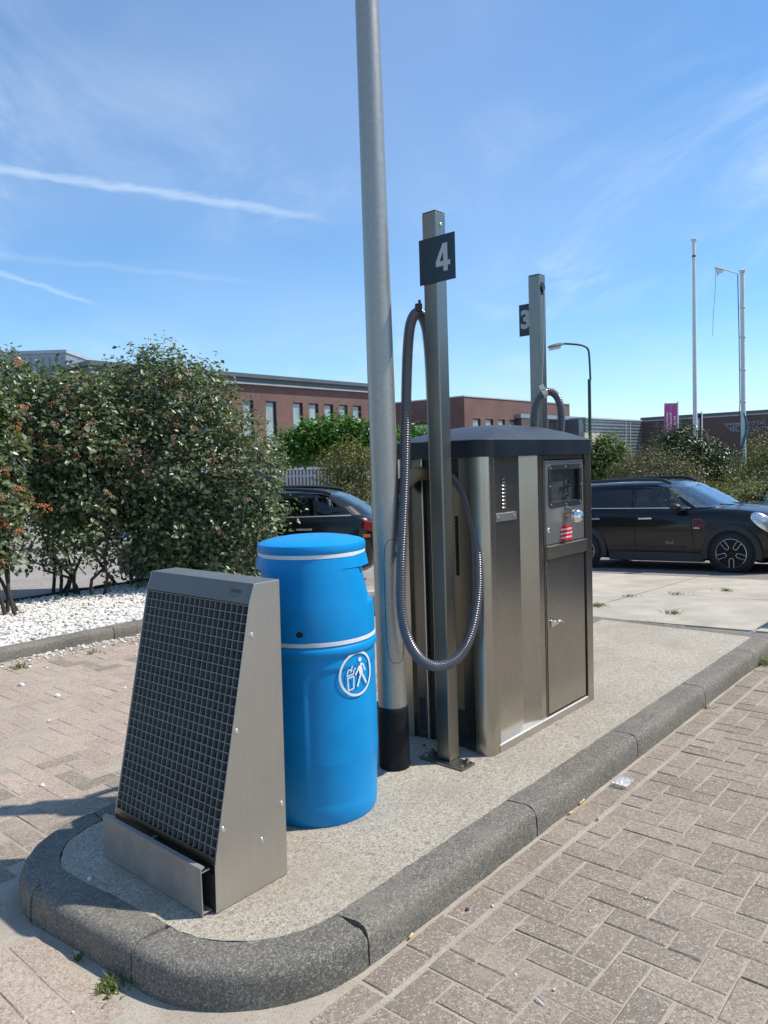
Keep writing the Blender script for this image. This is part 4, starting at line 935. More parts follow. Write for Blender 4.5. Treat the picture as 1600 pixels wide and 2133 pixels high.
shrub('privet_hedge', 'low yellow-green hedge across the road, seen under the viburnum', pb(21, [(40, 1070, 90, 38, 0), (170, 1075, 90, 36, 0), (300, 1080, 90, 30, 0), (-60, 1070, 90, 40, 0)]), 6000, .10, .6, YELLOWG, base_at(150, 21), 'hedge', 'background trees and shrubs', .5, .25)
shrub('round_bush', 'fresh green rounded bush just right of the cabinet', pb(25, [(1265, 945, 40, 38, 0), (1240, 960, 40, 40, 0), (1285, 965, 34, 34, 0), (1255, 990, 45, 30, 0)]), 6000, .12, .55, YELLOWG, base_at(1260, 25), 'bush', 'background trees and shrubs', .5, .25)
shrub('wispy_shrub', 'brownish green feathery shrub behind the roof of the parked SUV', pb(18, [(1350, 975, 60, 36, 0), (1310, 985, 45, 28, 0), (1410, 985, 50, 34, 0), (1370, 1005, 80, 26, 0)]), 13000, .07, .32, WISP, base_at(1360, 18), 'shrub', 'background trees and shrubs', .35, .30, 10)
shrub('glossy_shrub', 'dark glossy leaved shrub around the foot of the first flagpole', pb(21, [(1425, 935, 46, 44, 0), (1400, 925, 34, 36, 0), (1475, 955, 38, 38, 0), (1460, 985, 55, 36, 0), (1510, 985, 40, 36, 0)]), 13000, .085, .55, GLOSS, base_at(1440, 21), 'shrub', 'background trees and shrubs', .45, .25)
shrub('broom_shrub', 'loose green shrub with rising twigs at the right picture edge', pb(19, [(1590, 970, 50, 45, 0), (1560, 1000, 45, 35, 0), (1640, 960, 55, 55, 0), (1575, 925, 18, 22, 0)]), 9000, .075, .40, HEDG, base_at(1590, 19), 'shrub', 'background trees and shrubs', .4, .3, 8)
shrub('low_hedge', 'low olive hedge behind the bonnet of the parked SUV', pb(15.5, [(1480, 1040, 42, 28, 0), (1530, 1038, 45, 30, 0), (1580, 1036, 45, 30, 0), (1430, 1045, 40, 24, 0), (1640, 1036, 50, 30, 0)]), 11000, .06, .38, HEDG, base_at(1520, 15.5), 'hedge', 'background trees and shrubs', .45, .2)

# unseen hedge, added left of frame to give the shaded steel something dark to mirror
shrub('added_dark_hedge', 'added tall dark hedge, unseen beyond the left edge, for the steel to mirror', [(-7.6, -3.5, 1.3, 1.3, 1.6, 2.0), (-7.8, -1.2, 1.3, 1.3, 1.6, 2.1), (-7.6, 1.0, 1.3, 1.3, 1.6, 2.0), (-7.9, 3.0, 1.3, 1.3, 1.5, 2.1), (-7.6, -6.0, 1.3, 1.3, 1.6, 2.0)], 9000, .17, .6, GLOSS, (-7.7, -1, 0), 'hedge', None, .6, .3)
# ------------------------------------------------------------------ buildings and street furniture beyond
Ud = Vector((CU, SU, 0)); Nd = Vector((SU, -CU, 0))
MAT['brick_red'] = brickmat('red brick', (.130, .056, .050), (.185, .082, .069), (.19, .14, .125))
MAT['brick_dark'] = brickmat('brown brick', (.105, .062, .056), (.135, .080, .070), (.10, .085, .08))
MAT['cornice'] = plain('slate cornice', (.085, .10, .115), .5, 0, .1, 1)
MAT['cornice_l'] = plain('pale trim', (.42, .44, .46), .5, 0, .1, 1)
MAT['frame_d'] = plain('dark window frame', (.02, .024, .028), .4, 0, .1)
def winmat(name, c):
    t = NT(name); t.set('Base Color', t.mix(t.range(t.noise(t.coord(False), .9, 3), .3, .7), c, k3(c, .6))); t.set('Roughness', .08); t.set('Specular IOR Level', .9); return t.m
MAT['pane'] = winmat('window glass', (.30, .37, .38)); MAT['pane_d'] = winmat('tinted glass', (.035, .05, .06))
MAT['ribbed'] = plain('grey cladding', (.23, .26, .27), .45, .3, .1, 1); MAT['zinc'] = plain('zinc roof', (.30, .33, .36), .45, .5, .1, 1); MAT['cream'] = plain('cream render', (.42, .39, .33), .8, 0, .1, 1)
def wall_uv(o, dvec):
    me = o.data; uv = me.uv_layers.new(name='UVMap')
    for p in me.polygons:
        n = p.normal; ax = Vector((-n.y, n.x, 0)); ax = ax.normalized() if ax.length > .1 else Vector((1, 0, 0))
        for li in p.loop_indices:
            q = me.vertices[me.loops[li].vertex_index].co; uv.data[li].uv = (q.dot(ax), q.z if abs(n.z) < .5 else q.y)
class Face:
    # a vertical facade through the pixel column px at distance Y, running along d
    def __init__(s, px, Y, d): s.o = at(px, 960, Y); s.o.z = 0; s.d = d
    def hit(s, px, py):
        r = Vector(ray(px, py)); n = Vector((-s.d.y, s.d.x, 0)); t = s.o.dot(n) / r.dot(n); p = r * t; return (p - s.o).dot(s.d), p.z + H
def facade(face, s0, s1, zb, zt_, holes, depth, mat, name, parent, org, inward):
    # wall slab with real openings, cut into cells around the holes
    ss = sorted(set([s0, s1] + [h[0] for h in holes] + [h[1] for h in holes])); zs_ = sorted(set([zb, zt_] + [h[2] for h in holes] + [h[3] for h in holes])); mb = MB()
    for a, b in zip(ss, ss[1:]):
        run = None
        for c_, d_ in zip(zs_, zs_[1:]):
            if any(h[0] <= a + 1e-6 and h[1] >= b - 1e-6 and h[2] <= c_ + 1e-6 and h[3] >= d_ - 1e-6 for h in holes): continue
            m = face.o + face.d * ((a + b) / 2) + inward * (depth / 2) - org; mb.obox((m.x, m.y, (c_ + d_) / 2), face.d * ((b - a) / 2), inward * (depth / 2), (0, 0, (d_ - c_) / 2))
    o = mb.build(name, mat, parent); wall_uv(o, face.d); return o
def block(face, s0, s1, zb, zt_, depth, inward, off, mat, name, parent, org):
    m = face.o + face.d * ((s0 + s1) / 2) + inward * (off + depth / 2) - org
    o = MB().obox((m.x, m.y, (zb + zt_) / 2), face.d * ((s1 - s0) / 2), inward * (depth / 2), (0, 0, (zt_ - zb) / 2)).build(name, mat, parent); wall_uv(o, face.d); return o
def window(face, h, inward, parent, org, pane='pane', bars=0):
    s0, s1, za, zb = h; fr_ = MB(); w = (s1 - s0) * .09
    for a, b, c_, d_ in ((s0, s0 + w, za, zb), (s1 - w, s1, za, zb), (s0 + w, s1 - w, za, za + w), (s0 + w, s1 - w, zb - w, zb)):
        m = face.o + face.d * ((a + b) / 2) + inward * .19 - org; fr_.obox((m.x, m.y, (c_ + d_) / 2), face.d * ((b - a) / 2), inward * .05, (0, 0, (d_ - c_) / 2))
    f_ = fr_.build('window', 'frame_d', parent)
    m = face.o + face.d * ((s0 + s1) / 2) + inward * .22 - org; MB().obox((m.x, m.y, (za + zb) / 2), face.d * ((s1 - s0) / 2 - w), inward * .01, (0, 0, (zb - za) / 2 - w)).build('pane', pane, f_)
    return f_
back = -Nd * -1   # facades that run along u show their right-hand (road) side; the body lies to the left
IN_U = -Nd
IN_N = Ud
# left office building
f1 = Face(206, 46, Ud); org = f1.o.copy(); org.z = GF
b1 = empty('office_building', org, 0, 'long red brick office with slate cornice and narrow windows, behind the bushes at left', 'building')
s_end = f1.hit(800, 900)[0]; ztop = f1.hit(206, 754)[1]; zbr = f1.hit(206, 776)[1]
holes = []
for x0, x1, yt in ((553, 575, 833), (610, 630.5, 838), (643.5, 663, 840), (675.5, 694, 842), (706, 724, 844.5), (735, 752.5, 846.5)):
    sa, z1 = f1.hit(x0, yt); sb, _ = f1.hit(x1, yt); holes.append((sa, sb, z1 - 2.9, z1))
for k in range(7):
    sa = holes[0][0] - 2.1 * (k + 1); holes.append((sa, sa + .95, holes[0][2], holes[0][3]))
zw = holes[1][3]; holes = [(a, b, zw - 2.9, zw) for a, b, *_ in holes]
O = org.copy(); O.z = 0
def zo(e): return Vector((O.x, O.y, 0))
par = empty('shell', (0, 0, 0)); bpy.data.objects.remove(par)
def mk(parent_loc): return Vector((parent_loc.x, parent_loc.y, parent_loc.z))
facade(f1, 0, s_end, GF - .4, zbr, [h for h in holes], .3, 'brick_red', 'wall', b1, mk(org), IN_U)
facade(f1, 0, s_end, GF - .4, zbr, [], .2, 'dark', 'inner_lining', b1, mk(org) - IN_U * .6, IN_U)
fl = Face(206, 46, IN_U); facade(fl, 0.3, 14, GF - .4, zbr, [], .3, 'brick_red', 'wall', b1, mk(org), Ud)
for h in holes: window(f1, h, IN_U, b1, mk(org))
cz0 = zbr
block(f1, -.25, s_end, cz0 + .05, ztop - .28, 14.5, IN_U, -.25, 'cornice', 'cornice', b1, mk(org)); block(f1, -.5, s_end, ztop - .275, ztop, 15, IN_U, -.5, 'cornice', 'roof', b1, mk(org)); block(f1, -.30, s_end, cz0 - .08, cz0 + .045, 14.4, IN_U, -.30, 'cornice_l', 'trim', b1, mk(org))
# obox centres above use absolute z: bring the parts down to the Empty's own level
for ch in b1.children: ch.location.z = -org.z
# metal-clad block further left
f0 = Face(150, 60, Ud * -1); o0 = f0.o.copy(); o0.z = GF
b0 = empty('metal_building', o0, 0, 'pale grey standing-seam metal block at the far left above the shrubs', 'building')
zt0 = at(80, 737, 60).z
cl0 = MB().box(-9, 0, 0, 8, 0, zt0 - GF).build('wall', 'zinc', b0)
mseam = bpy.data.meshes.new('seam'); t_ = MB().box(-.03, .03, -.06, -.001, 0, zt0 - GF - .3); mseam.from_pydata(t_.v, [], t_.f); mseam.materials.append(MAT['ribbed'])
for k in range(17): inst('seam', mseam, b0, (-.3 - .5 * k, 0, 0))
MB().box(-9.1, .1, -.1, 8.1, zt0 - GF, zt0 - GF + .25).build('roof', 'cornice_l', b0)
# second office building
f2 = Face(970, 78, Ud); org = f2.o.copy(); org.z = 0
b2 = empty('office_building', f2.o.copy(), 0, 'red brick office block with small square windows behind the vacuum cabinet', 'building'); b2.location.z = 0
s2 = f2.hit(1187, 880)[0]; z2 = f2.hit(970, 824)[1]; hol = []
for x0, x1, yt in ((985, 1001, 871.5), (1012, 1027.5, 873), (1037.5, 1052, 875), (1061, 1075.5, 876.5)):
    sa, z1 = f2.hit(x0, yt); sb, _ = f2.hit(x1, yt); hol.append([sa, sb, 0, z1])
zz = hol[0][3]; hol = [(a, b, zz - 1.5, zz) for a, b, *_ in hol]
facade(f2, 0, s2, GF - .4, z2 - .12, hol, .3, 'brick_red', 'wall', b2, mk(org), IN_U)
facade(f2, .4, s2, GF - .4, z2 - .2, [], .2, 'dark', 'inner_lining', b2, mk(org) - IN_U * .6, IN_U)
f2l = Face(970, 78, IN_U); w0, w1 = 3.0, 5.2
hl = [(4.1, 7.0, zz - 1.6, zz - .1)]
facade(f2l, .3, 16, GF - .4, z2 - .12, hl, .3, 'brick_red', 'wall', b2, mk(org), Ud)
for h in hol: window(f2, h, IN_U, b2, mk(org))
for h in hl: window(f2l, h, Ud, b2, mk(org))
block(f2, -.08, s2 + .08, z2 - .12, z2, 16.2, IN_U, -.08, 'cornice_l', 'roof', b2, mk(org))
# glazed annex
y3 = (f2.o + Ud * f2.hit(1087, 880)[0]).y - 1.6; f3 = Face(1087, y3, Ud); org = f3.o.copy(); org.z = 0
b3 = empty('glazed_annex', org, 0, 'low annex with zinc roof edge and dark glass front beside the brick office', 'building')
z3 = f3.hit(1087, 862)[1]; sg_ = f3.hit(1143, 880)[0]; se = f3.hit(1219, 880)[0]
block(f3, 0, se, z3 - .45, z3, 1.6, IN_U, 0, 'zinc', 'roof', b3, mk(org)); block(f3, .2, se - .2, GF - .5, z3 - .46, .7, IN_U, .6, 'pane_d', 'glass_core', b3, mk(org)); block(f3, .2, sg_, GF - .5, z3 - .46, .5, IN_U, .05, 'brick_dark', 'wall', b3, mk(org))
nx3 = 5
for i in range(nx3):
    for j in range(3):
        a = sg_ + (se - sg_ - .2) * i / nx3; b = sg_ + (se - sg_ - .2) * (i + 1) / nx3; zz1 = z3 - .5 - j * 1.1
        window(f3, (a, b, zz1 - 1.08, zz1), IN_U, b3, mk(org), 'pane_d')
# ribbed hall
f4 = Face(1221, 92, Ud); org = f4.o.copy(); org.z = 0
b4 = empty('ribbed_hall', org, 0, 'grey horizontally ribbed metal hall between annex and dark brick building', 'building')
z4 = f4.hit(1236, 873)[1]; s4 = f4.hit(1360, 900)[0]
block(f4, 0, s4, GF - .5, z4, 20, IN_U, .1, 'ribbed', 'wall', b4, mk(org)); block(f4, -.1, s4, z4, z4 + .18, 20.3, IN_U, -.1, 'cornice_l', 'roof', b4, mk(org)); block(f4, -1.4, -.02, GF - .5, z4 - .1, 18, IN_U, .2, 'cornice', 'wall', b4, mk(org))
for k in range(16):
    zr = z4 - .3 - .42 * k; block(f4, .05, s4, zr, zr + .20, .09, IN_U, .0, 'ribbed', 'rib', b4, mk(org))
for sx_ in (.55, .62): block(f4, s4 * sx_, s4 * sx_ + .12, GF, z4 - .1, .08, IN_U, -.09, 'cornice_l', 'downpipe', b4, mk(org))
block(f4, -1.5, 3.2, GF - .5, f4.hit(1240, 902)[1], .3, IN_U, -.6, 'cream', 'boundary_wall', b4, mk(org))
# dark brick building with sign
f5 = Face(1337, 105, Nd); org = f5.o.copy(); org.z = 0
b5 = empty('sign_building', org, 0, 'dark brown brick building with TOTAL sign letters at the right edge', 'building')
z5 = f5.hit(1337, 870)[1]; s5 = 30
facade(f5, 0, s5, GF - .5, z5 - .55, [], .3, 'brick_dark', 'wall', b5, mk(org), Ud); block(f5, -.05, s5, z5 - .54, z5 - .40, 14, Ud, -.05, 'cornice_l', 'trim', b5, mk(org)); block(f5, -.1, s5, z5 - .395, z5, 14.2, Ud, -.1, 'cornice', 'roof', b5, mk(org))
f5b = Face(1337, 105, Ud); facade(f5b, .3, 14, GF - .5, z5 - .55, [], .3, 'brick_dark', 'wall', b5, mk(org), Nd)
MAT['letters'] = plain('grey metal letters', (.20, .215, .235), .45, .2, .05)
def sign_text(body, px, py, size, off):
    s_, z_ = f5.hit(px, py); p = f5.o + f5.d * s_ - Ud * .06 - org; text_obj('lettering', body, size, 'letters', b5, frame4((p.x, p.y, z_), Nd, (0, 0, 1), -Ud), .04, off, 1.08)
sign_text('TOTAL', 1577, 881.5, .66, .022); sign_text('CONTR', 1579, 892.5, .66, .006)
lg = MB()
def lgp(px, py): s_, z_ = f5.hit(px, py); p = f5.o + f5.d * s_ - Ud * .05 - org; return (p.x, p.y, z_)
for q in (((1507, 882), (1544, 880), (1541, 884), (1512, 885.5)), ((1510, 886), (1514, 886), (1522, 896), (1524, 899)), ((1520, 888), (1523, 888), (1525, 899), (1521, 897)), ((1526, 886), (1530, 886), (1530, 900), (1526, 900)), ((1532, 886), (1546, 882.5), (1544, 886), (1534, 889)), ((1532, 889), (1535, 889), (1535, 899), (1532, 899)), ((1535, 896.5), (1542, 896), (1541, 899), (1535, 899))):
    lg.add([lgp(*p) for p in q], [(0, 1, 2, 3)])
lg.build('logo', 'letters', b5)

# unseen car-wash hall, added right of frame so the cabinet front mirrors a dark wall
cw = empty('added_car_wash_hall', (5.5, 6.75, 0), TH, 'added low brown brick hall, unseen beyond the right edge, for the steel to mirror', 'building')
w_ = MB().box(0, 18, -8, 0, -1.2, 2.75).build('wall', 'brick_dark', cw); wall_uv(w_, Ud)
MB().box(-.05, 18.2, -8.2, .05, 2.751, 2.9).build('roof', 'cornice', cw)
for k in range(4): MB().box(.8 + 4.4 * k, 4.2 + 4.4 * k, .002, .03, -1.0, 2.35).build('roller_door', 'cornice', cw)

# palisade fence and low brick wall
fe = empty('palisade_fence', at(640, 1000, 27), 0, 'pale palisade fence seen between viburnum and olive bush', 'fence'); fo = fe.location.copy(); fo.z = GF; fe.location = fo
pm_ = bpy.data.meshes.new('picket'); zt_f = at(640, 978, 27).z - GF; t_ = MB().prism([(-.035, 0), (.035, 0), (.035, zt_f - .05), (0, zt_f), (-.035, zt_f - .05)], 'y', -.012, .012); pm_.from_pydata(t_.v, [], t_.f); pm_.materials.append(MAT['cornice_l'])
for k in range(34): inst('picket', pm_, fe, (-1.6 + .125 * k, 0, 0))
for z in (.35, zt_f - .25): MB().box(-1.8, 3, .014, .05, z, z + .06).build('rail', 'cornice_l', fe)
lwz = at(630, 956, 34).z; lw = empty('low_brick_wall', at(630, 990, 34), 0, 'low red brick wall behind the palisade fence', 'wall'); lw.location.z = GF
w_ = MB().box(-5, 6, 0, .4, 0, lwz - GF).build('wall_body', 'brick_red', lw); wall_uv(w_, Ud); MB().box(-5.1, 6.1, -.05, .45, at(630, 973, 34).z - GF - .12, at(630, 973, 34).z - GF).build('white_ledge', 'white', lw)

# street light
def pole_thing(name, label, cat, px, Y, pyt, r0, r1, mat, group=None, lean=0):
    b_ = at(px, 960, Y); t = empty(name, (b_.x, b_.y, GF), 0, label, cat, group); zt_ = at(px, pyt, Y).z - GF
    MB().lathe([(r0, 0), (r0 * .96, zt_ * .3), (r1, zt_), (.001, zt_ + .01)], 20).build('shaft', mat, t, smooth=40); t.rotation_euler = (0, lean, 0); return t, zt_
MAT['green_pole'] = plain('dark green paint', (.012, .045, .035), .45, 0, .1); MAT['white_pole'] = plain('white aluminium pole', (.68, .68, .67), .4, 0, .06, 2)
sl_, zt_ = pole_thing('street_light', 'dark green street light with curved arm right of post 3', 'street light', 1230, 34, 790, .075, .07, 'green_pole')
B = Vector((sl_.location.x, sl_.location.y, GF)); q = lambda px, py: at(px, py, 34) - B
MB().tube(catmull([q(1230, 792), q(1228, 750), q(1225, 728), q(1214, 720), q(1195, 717), q(1175, 716)], 6), .045, 10).build('arm', 'green_pole', sl_, smooth=60)
a_, b_ = q(1174, 717), q(1141, 724)
lam = MB(); d_ = (b_ - a_); pr = [(0, .04, .05), (.15, .11, .09), (.5, .15, .10), (.9, .12, .07), (1, .05, .03)]
lam.rings([[a_ + d_ * t + Vector((0, y, z)) for y, z in ((-w, 0), (-w * .7, h), (w * .7, h), (w, 0), (w * .8, -h * .5), (-w * .8, -h * .5))] for t, w, h in pr], True, True); lo2 = lam.build('lamp_head', 'galv', sl_, smooth=40)
MB().obox(a_ + d_ * .55 + Vector((0, 0, -.10)), d_ * .36, (0, .11, 0), (0, 0, .05)).build('lamp_glass', plain('diffuser', (.6, .58, .5), .4), lo2, bevel=.02)
# flagpoles
fp1, z1 = pole_thing('flagpole', 'plain white flagpole with a round cap, left of the two', 'flagpole', 1449, 22.5, 505, .070, .047, 'white_pole', 'white flagpoles', R(-.12))
MB().lathe([(.05, z1 - .02), (.055, z1 + .03), (.085, z1 + .06), (.085, z1 + .10), (.03, z1 + .13), (.001, z1 + .135)], 18).build('pole_cap', 'white_pole', fp1, smooth=40); MB().lathe([(.052, z1 - .42), (.056, z1 - .41), (.056, z1 - .38), (.052, z1 - .37)], 18).build('collar', 'frame_d', fp1, smooth=40)
fp2, z2_ = pole_thing('flagpole', 'white flagpole with side arm and torn flag scraps, right of the two', 'flagpole', 1550, 21, 572, .070, .055, 'white_pole', 'white flagpoles', R(-.35))
MB().lathe([(.055, z2_ - .02), (.06, z2_ + .06), (.085, z2_ + .09), (.085, z2_ + .12), (.02, z2_ + .15), (.001, z2_ + .15)], 18).build('pole_cap', 'white_pole', fp2, smooth=40)
B2 = fp2.location; q2 = lambda px, py, dy=0: at(px, py, 21 + dy) - B2
MB().tube([q2(1541, 570), q2(1492, 555)], .018, 8).build('flag_arm', 'white_pole', fp2)
fs = MB(); pts = [(1494, 556), (1512, 562), (1508, 568), (1501, 570), (1498, 577), (1495, 566)]; fs.add([q2(*p) for p in pts] + [q2(p[0], p[1], .01) for p in pts], [tuple(range(6)), tuple(range(11, 5, -1))] + [(i, (i + 1) % 6, 6 + (i + 1) % 6, 6 + i) for i in range(6)]); fs.build('flag_scrap', 'white', fp2)
MB().tube([q2(1494, 557), q2(1493, 605), q2(1489, 650), q2(1487, 700)], .006, 6).build('rope', 'rope', fp2); MB().tube([q2(1540, 572, .1), q2(1542, 700, .1), q2(1543, 840, .1), q2(1541, 872, .1)], .012, 6).build('rope', 'frame_d', fp2)
for py in (640, 702, 770, 837): MB().lathe([(.068, -.03), (.074, -.02), (.074, .02), (.068, .03)], 16, (0, 0, at(1548, py, 21).z - GF)).build('collar', 'white_pole', fp2, smooth=40)
wr_ = MB().tube(catmull([q2(1551, 860, -.07), q2(1556, 880, -.06), q2(1556, 900, -.06), q2(1550, 920, -.08), q2(1546, 940, -.08), q2(1545, 955, -.06)], 6), [.02 + .025 * math.sin(k * .11) for k in range(31)], 8).build('wrapped_flag', plain('teal flag cloth', (.03, .17, .17), .8, 0, .4, 12), fp2, smooth=60)
MB().lathe([(.073, -.05), (.085, -.04), (.09, .04), (.073, .05)], 16, (0, 0, at(1551, 971, 21).z - GF)).build('winch', 'galv', fp2, smooth=40)
# banners
def banner(name, label, px0, px1, pyt, pyb, Y, colr, lines, tcol):
    a, b = at(px0, pyt, Y), at(px1, pyt, Y); t = empty(name, (b.x, b.y, GF), 0, label, 'banner', 'vertical banners on poles'); zt_ = a.z - GF; zb_ = at(px0, pyb, Y).z - GF; w = b.x - a.x
    MB().lathe([(.05, 0), (.05, zt_ + .15), (.001, zt_ + .16)], 12).build('pole', 'white_pole', t, smooth=40)
    n = 10; cl = MB(); cl.rings([[(-.07 - w * k / n, .05 * math.sin(k * 1.1 + z), z) for k in range(n + 1)] + [(-.07 - w * k / n, .05 * math.sin(k * 1.1 + z) + .012, z) for k in range(n, -1, -1)] for z in np.linspace(zb_, zt_, 8)], True, True)
    c_ = cl.build('cloth', colr, t, smooth=60); MB().box(-w - .08, 0, -.02, .02, zt_ + .005, zt_ + .05).build('top_arm', 'frame_d', t)
    for k, (s_, xo, sz) in enumerate(lines):
        me_m = frame4((-.07 - w * xo, -.075, zt_ - .12 - .5 * (zt_ - zb_) * .98 + .0), (0, 0, -1), (1, 0, 0), (0, -1, 0)); text_obj('lettering', s_, sz * w, tcol, c_, me_m, .002, .004)
    return t
banner('banner', 'pink vertical banner with white mirrored lettering', 1386, 1412, 842, 905, 48, plain('pink cloth', (.42, .085, .26), .7, 0, .1, 3), (('V.B buurtrobnO', .80, .20), ('gruudneleV nev', .50, .20), ('JinC neb', .20, .20)), 'white')
banner('banner', 'dark navy vertical banner with white lettering by the first flagpole', 1453, 1462, 862, 900, 52, plain('navy cloth', (.015, .02, .04), .7, 0, .1, 3), (('TVAAV JAAX', .62, .5),), 'white')
# ------------------------------------------------------------------ cars (x forward from the front axle, y to the car's left, z up)
def carpaint(name, c):
    t = NT(name); t.set('Base Color', c); t.set('Metallic', 0.0); t.set('Roughness', .3); t.set('Coat Weight', .55); t.set('Coat Roughness', .03); t.set('Specular IOR Level', .25)
    t.set('Normal', t.bump(t.noise(t.coord(False), 2.0, 2), .03, .02)); return t.m
MAT['car_black'] = carpaint('black car paint', (.004, .0045, .006)); MAT['car_green'] = carpaint('dark green car paint', (.006, .028, .022))
MAT['clad'] = plain('grey plastic cladding', (.028, .030, .034), .6, 0, .1); MAT['tyre'] = plain('tyre rubber', (.016, .016, .017), .75, 0, .2)
MAT['carglass'] = glass('tinted side glass', (.22, .25, .26), .02, .03); MAT['carglass_f'] = glass('clear side glass', (.68, .72, .71), .02, .02); MAT['screen'] = glass('windscreen glass', (.70, .76, .74), .03, .26)
MAT['rim'] = plain('machined alloy', (.62, .60, .57), .25, 1.0, .05); MAT['rim_d'] = plain('black wheel face', (.012, .012, .013), .35, .3, .1)
MAT['taillamp'] = plain('red lamp', (.30, .006, .008), .15, 0, .1); MAT['lens'] = plain('lamp lens', (.55, .58, .60), .08, .6, .25, 9); MAT['seat'] = plain('seat fabric', (.05, .05, .052), .9, 0, .2); MAT['redtrim'] = plain('red trim', (.38, .012, .03), .35); MAT['badge'] = plain('badge silver', (.5, .5, .48), .3, .8); MAT['orange'] = plain('orange reflector', (.7, .2, .03), .4)
STA = [(-3.50, .55, .48, .92), (-3.46, .72, .34, 1.02), (-3.36, .82, .25, 1.09), (-3.15, .875, .20, 1.12), (-2.67, .905, .19, 1.125), (-2.2, .905, .18, 1.12), (-1.64, .900, .18, 1.11), (-1.1, .900, .18, 1.09), (-.58, .905, .18, 1.07), (-.3, .905, .18, 1.075), (0, .905, .19, 1.06), (.25, .895, .19, 1.035), (.45, .870, .20, 1.00), (.62, .820, .22, .94), (.74, .720, .26, .86), (.80, .600, .33, .76), (.83, .45, .42, .64)]
GR = [(1.04, -.10, -3.45, .845), (1.10, -.18, -3.43, .83), (1.28, -.48, -3.35, .775), (1.45, -.78, -3.24, .715), (1.51, -.92, -3.15, .68), (1.545, -1.06, -3.02, .62), (1.568, -1.3, -2.8, .52), (1.578, -1.7, -2.5, .30)]
GRS_ = [(1.04, -.12, -3.46, .845), (1.10, -.20, -3.42, .83), (1.25, -.52, -3.22, .775), (1.40, -.82, -2.95, .705), (1.455, -.95, -2.80, .665), (1.49, -1.10, -2.62, .60), (1.512, -1.35, -2.45, .50), (1.522, -1.6, -2.2, .30)]
MINI_GR = GR
def gw(z):
    for a, b in zip(GR, GR[1:]):
        if a[0] <= z <= b[0]: t = (z - a[0]) / (b[0] - a[0]); return [a[i] + (b[i] - a[i]) * t for i in range(4)]
    return GR[-1] if z > 1.5 else GR[0]
def bw(x):
    for a, b in zip(STA, STA[1:]):
        if a[0] <= x <= b[0]: t = (x - a[0]) / (b[0] - a[0]); return [a[i] + (b[i] - a[i]) * t for i in range(4)]
    return STA[-1]
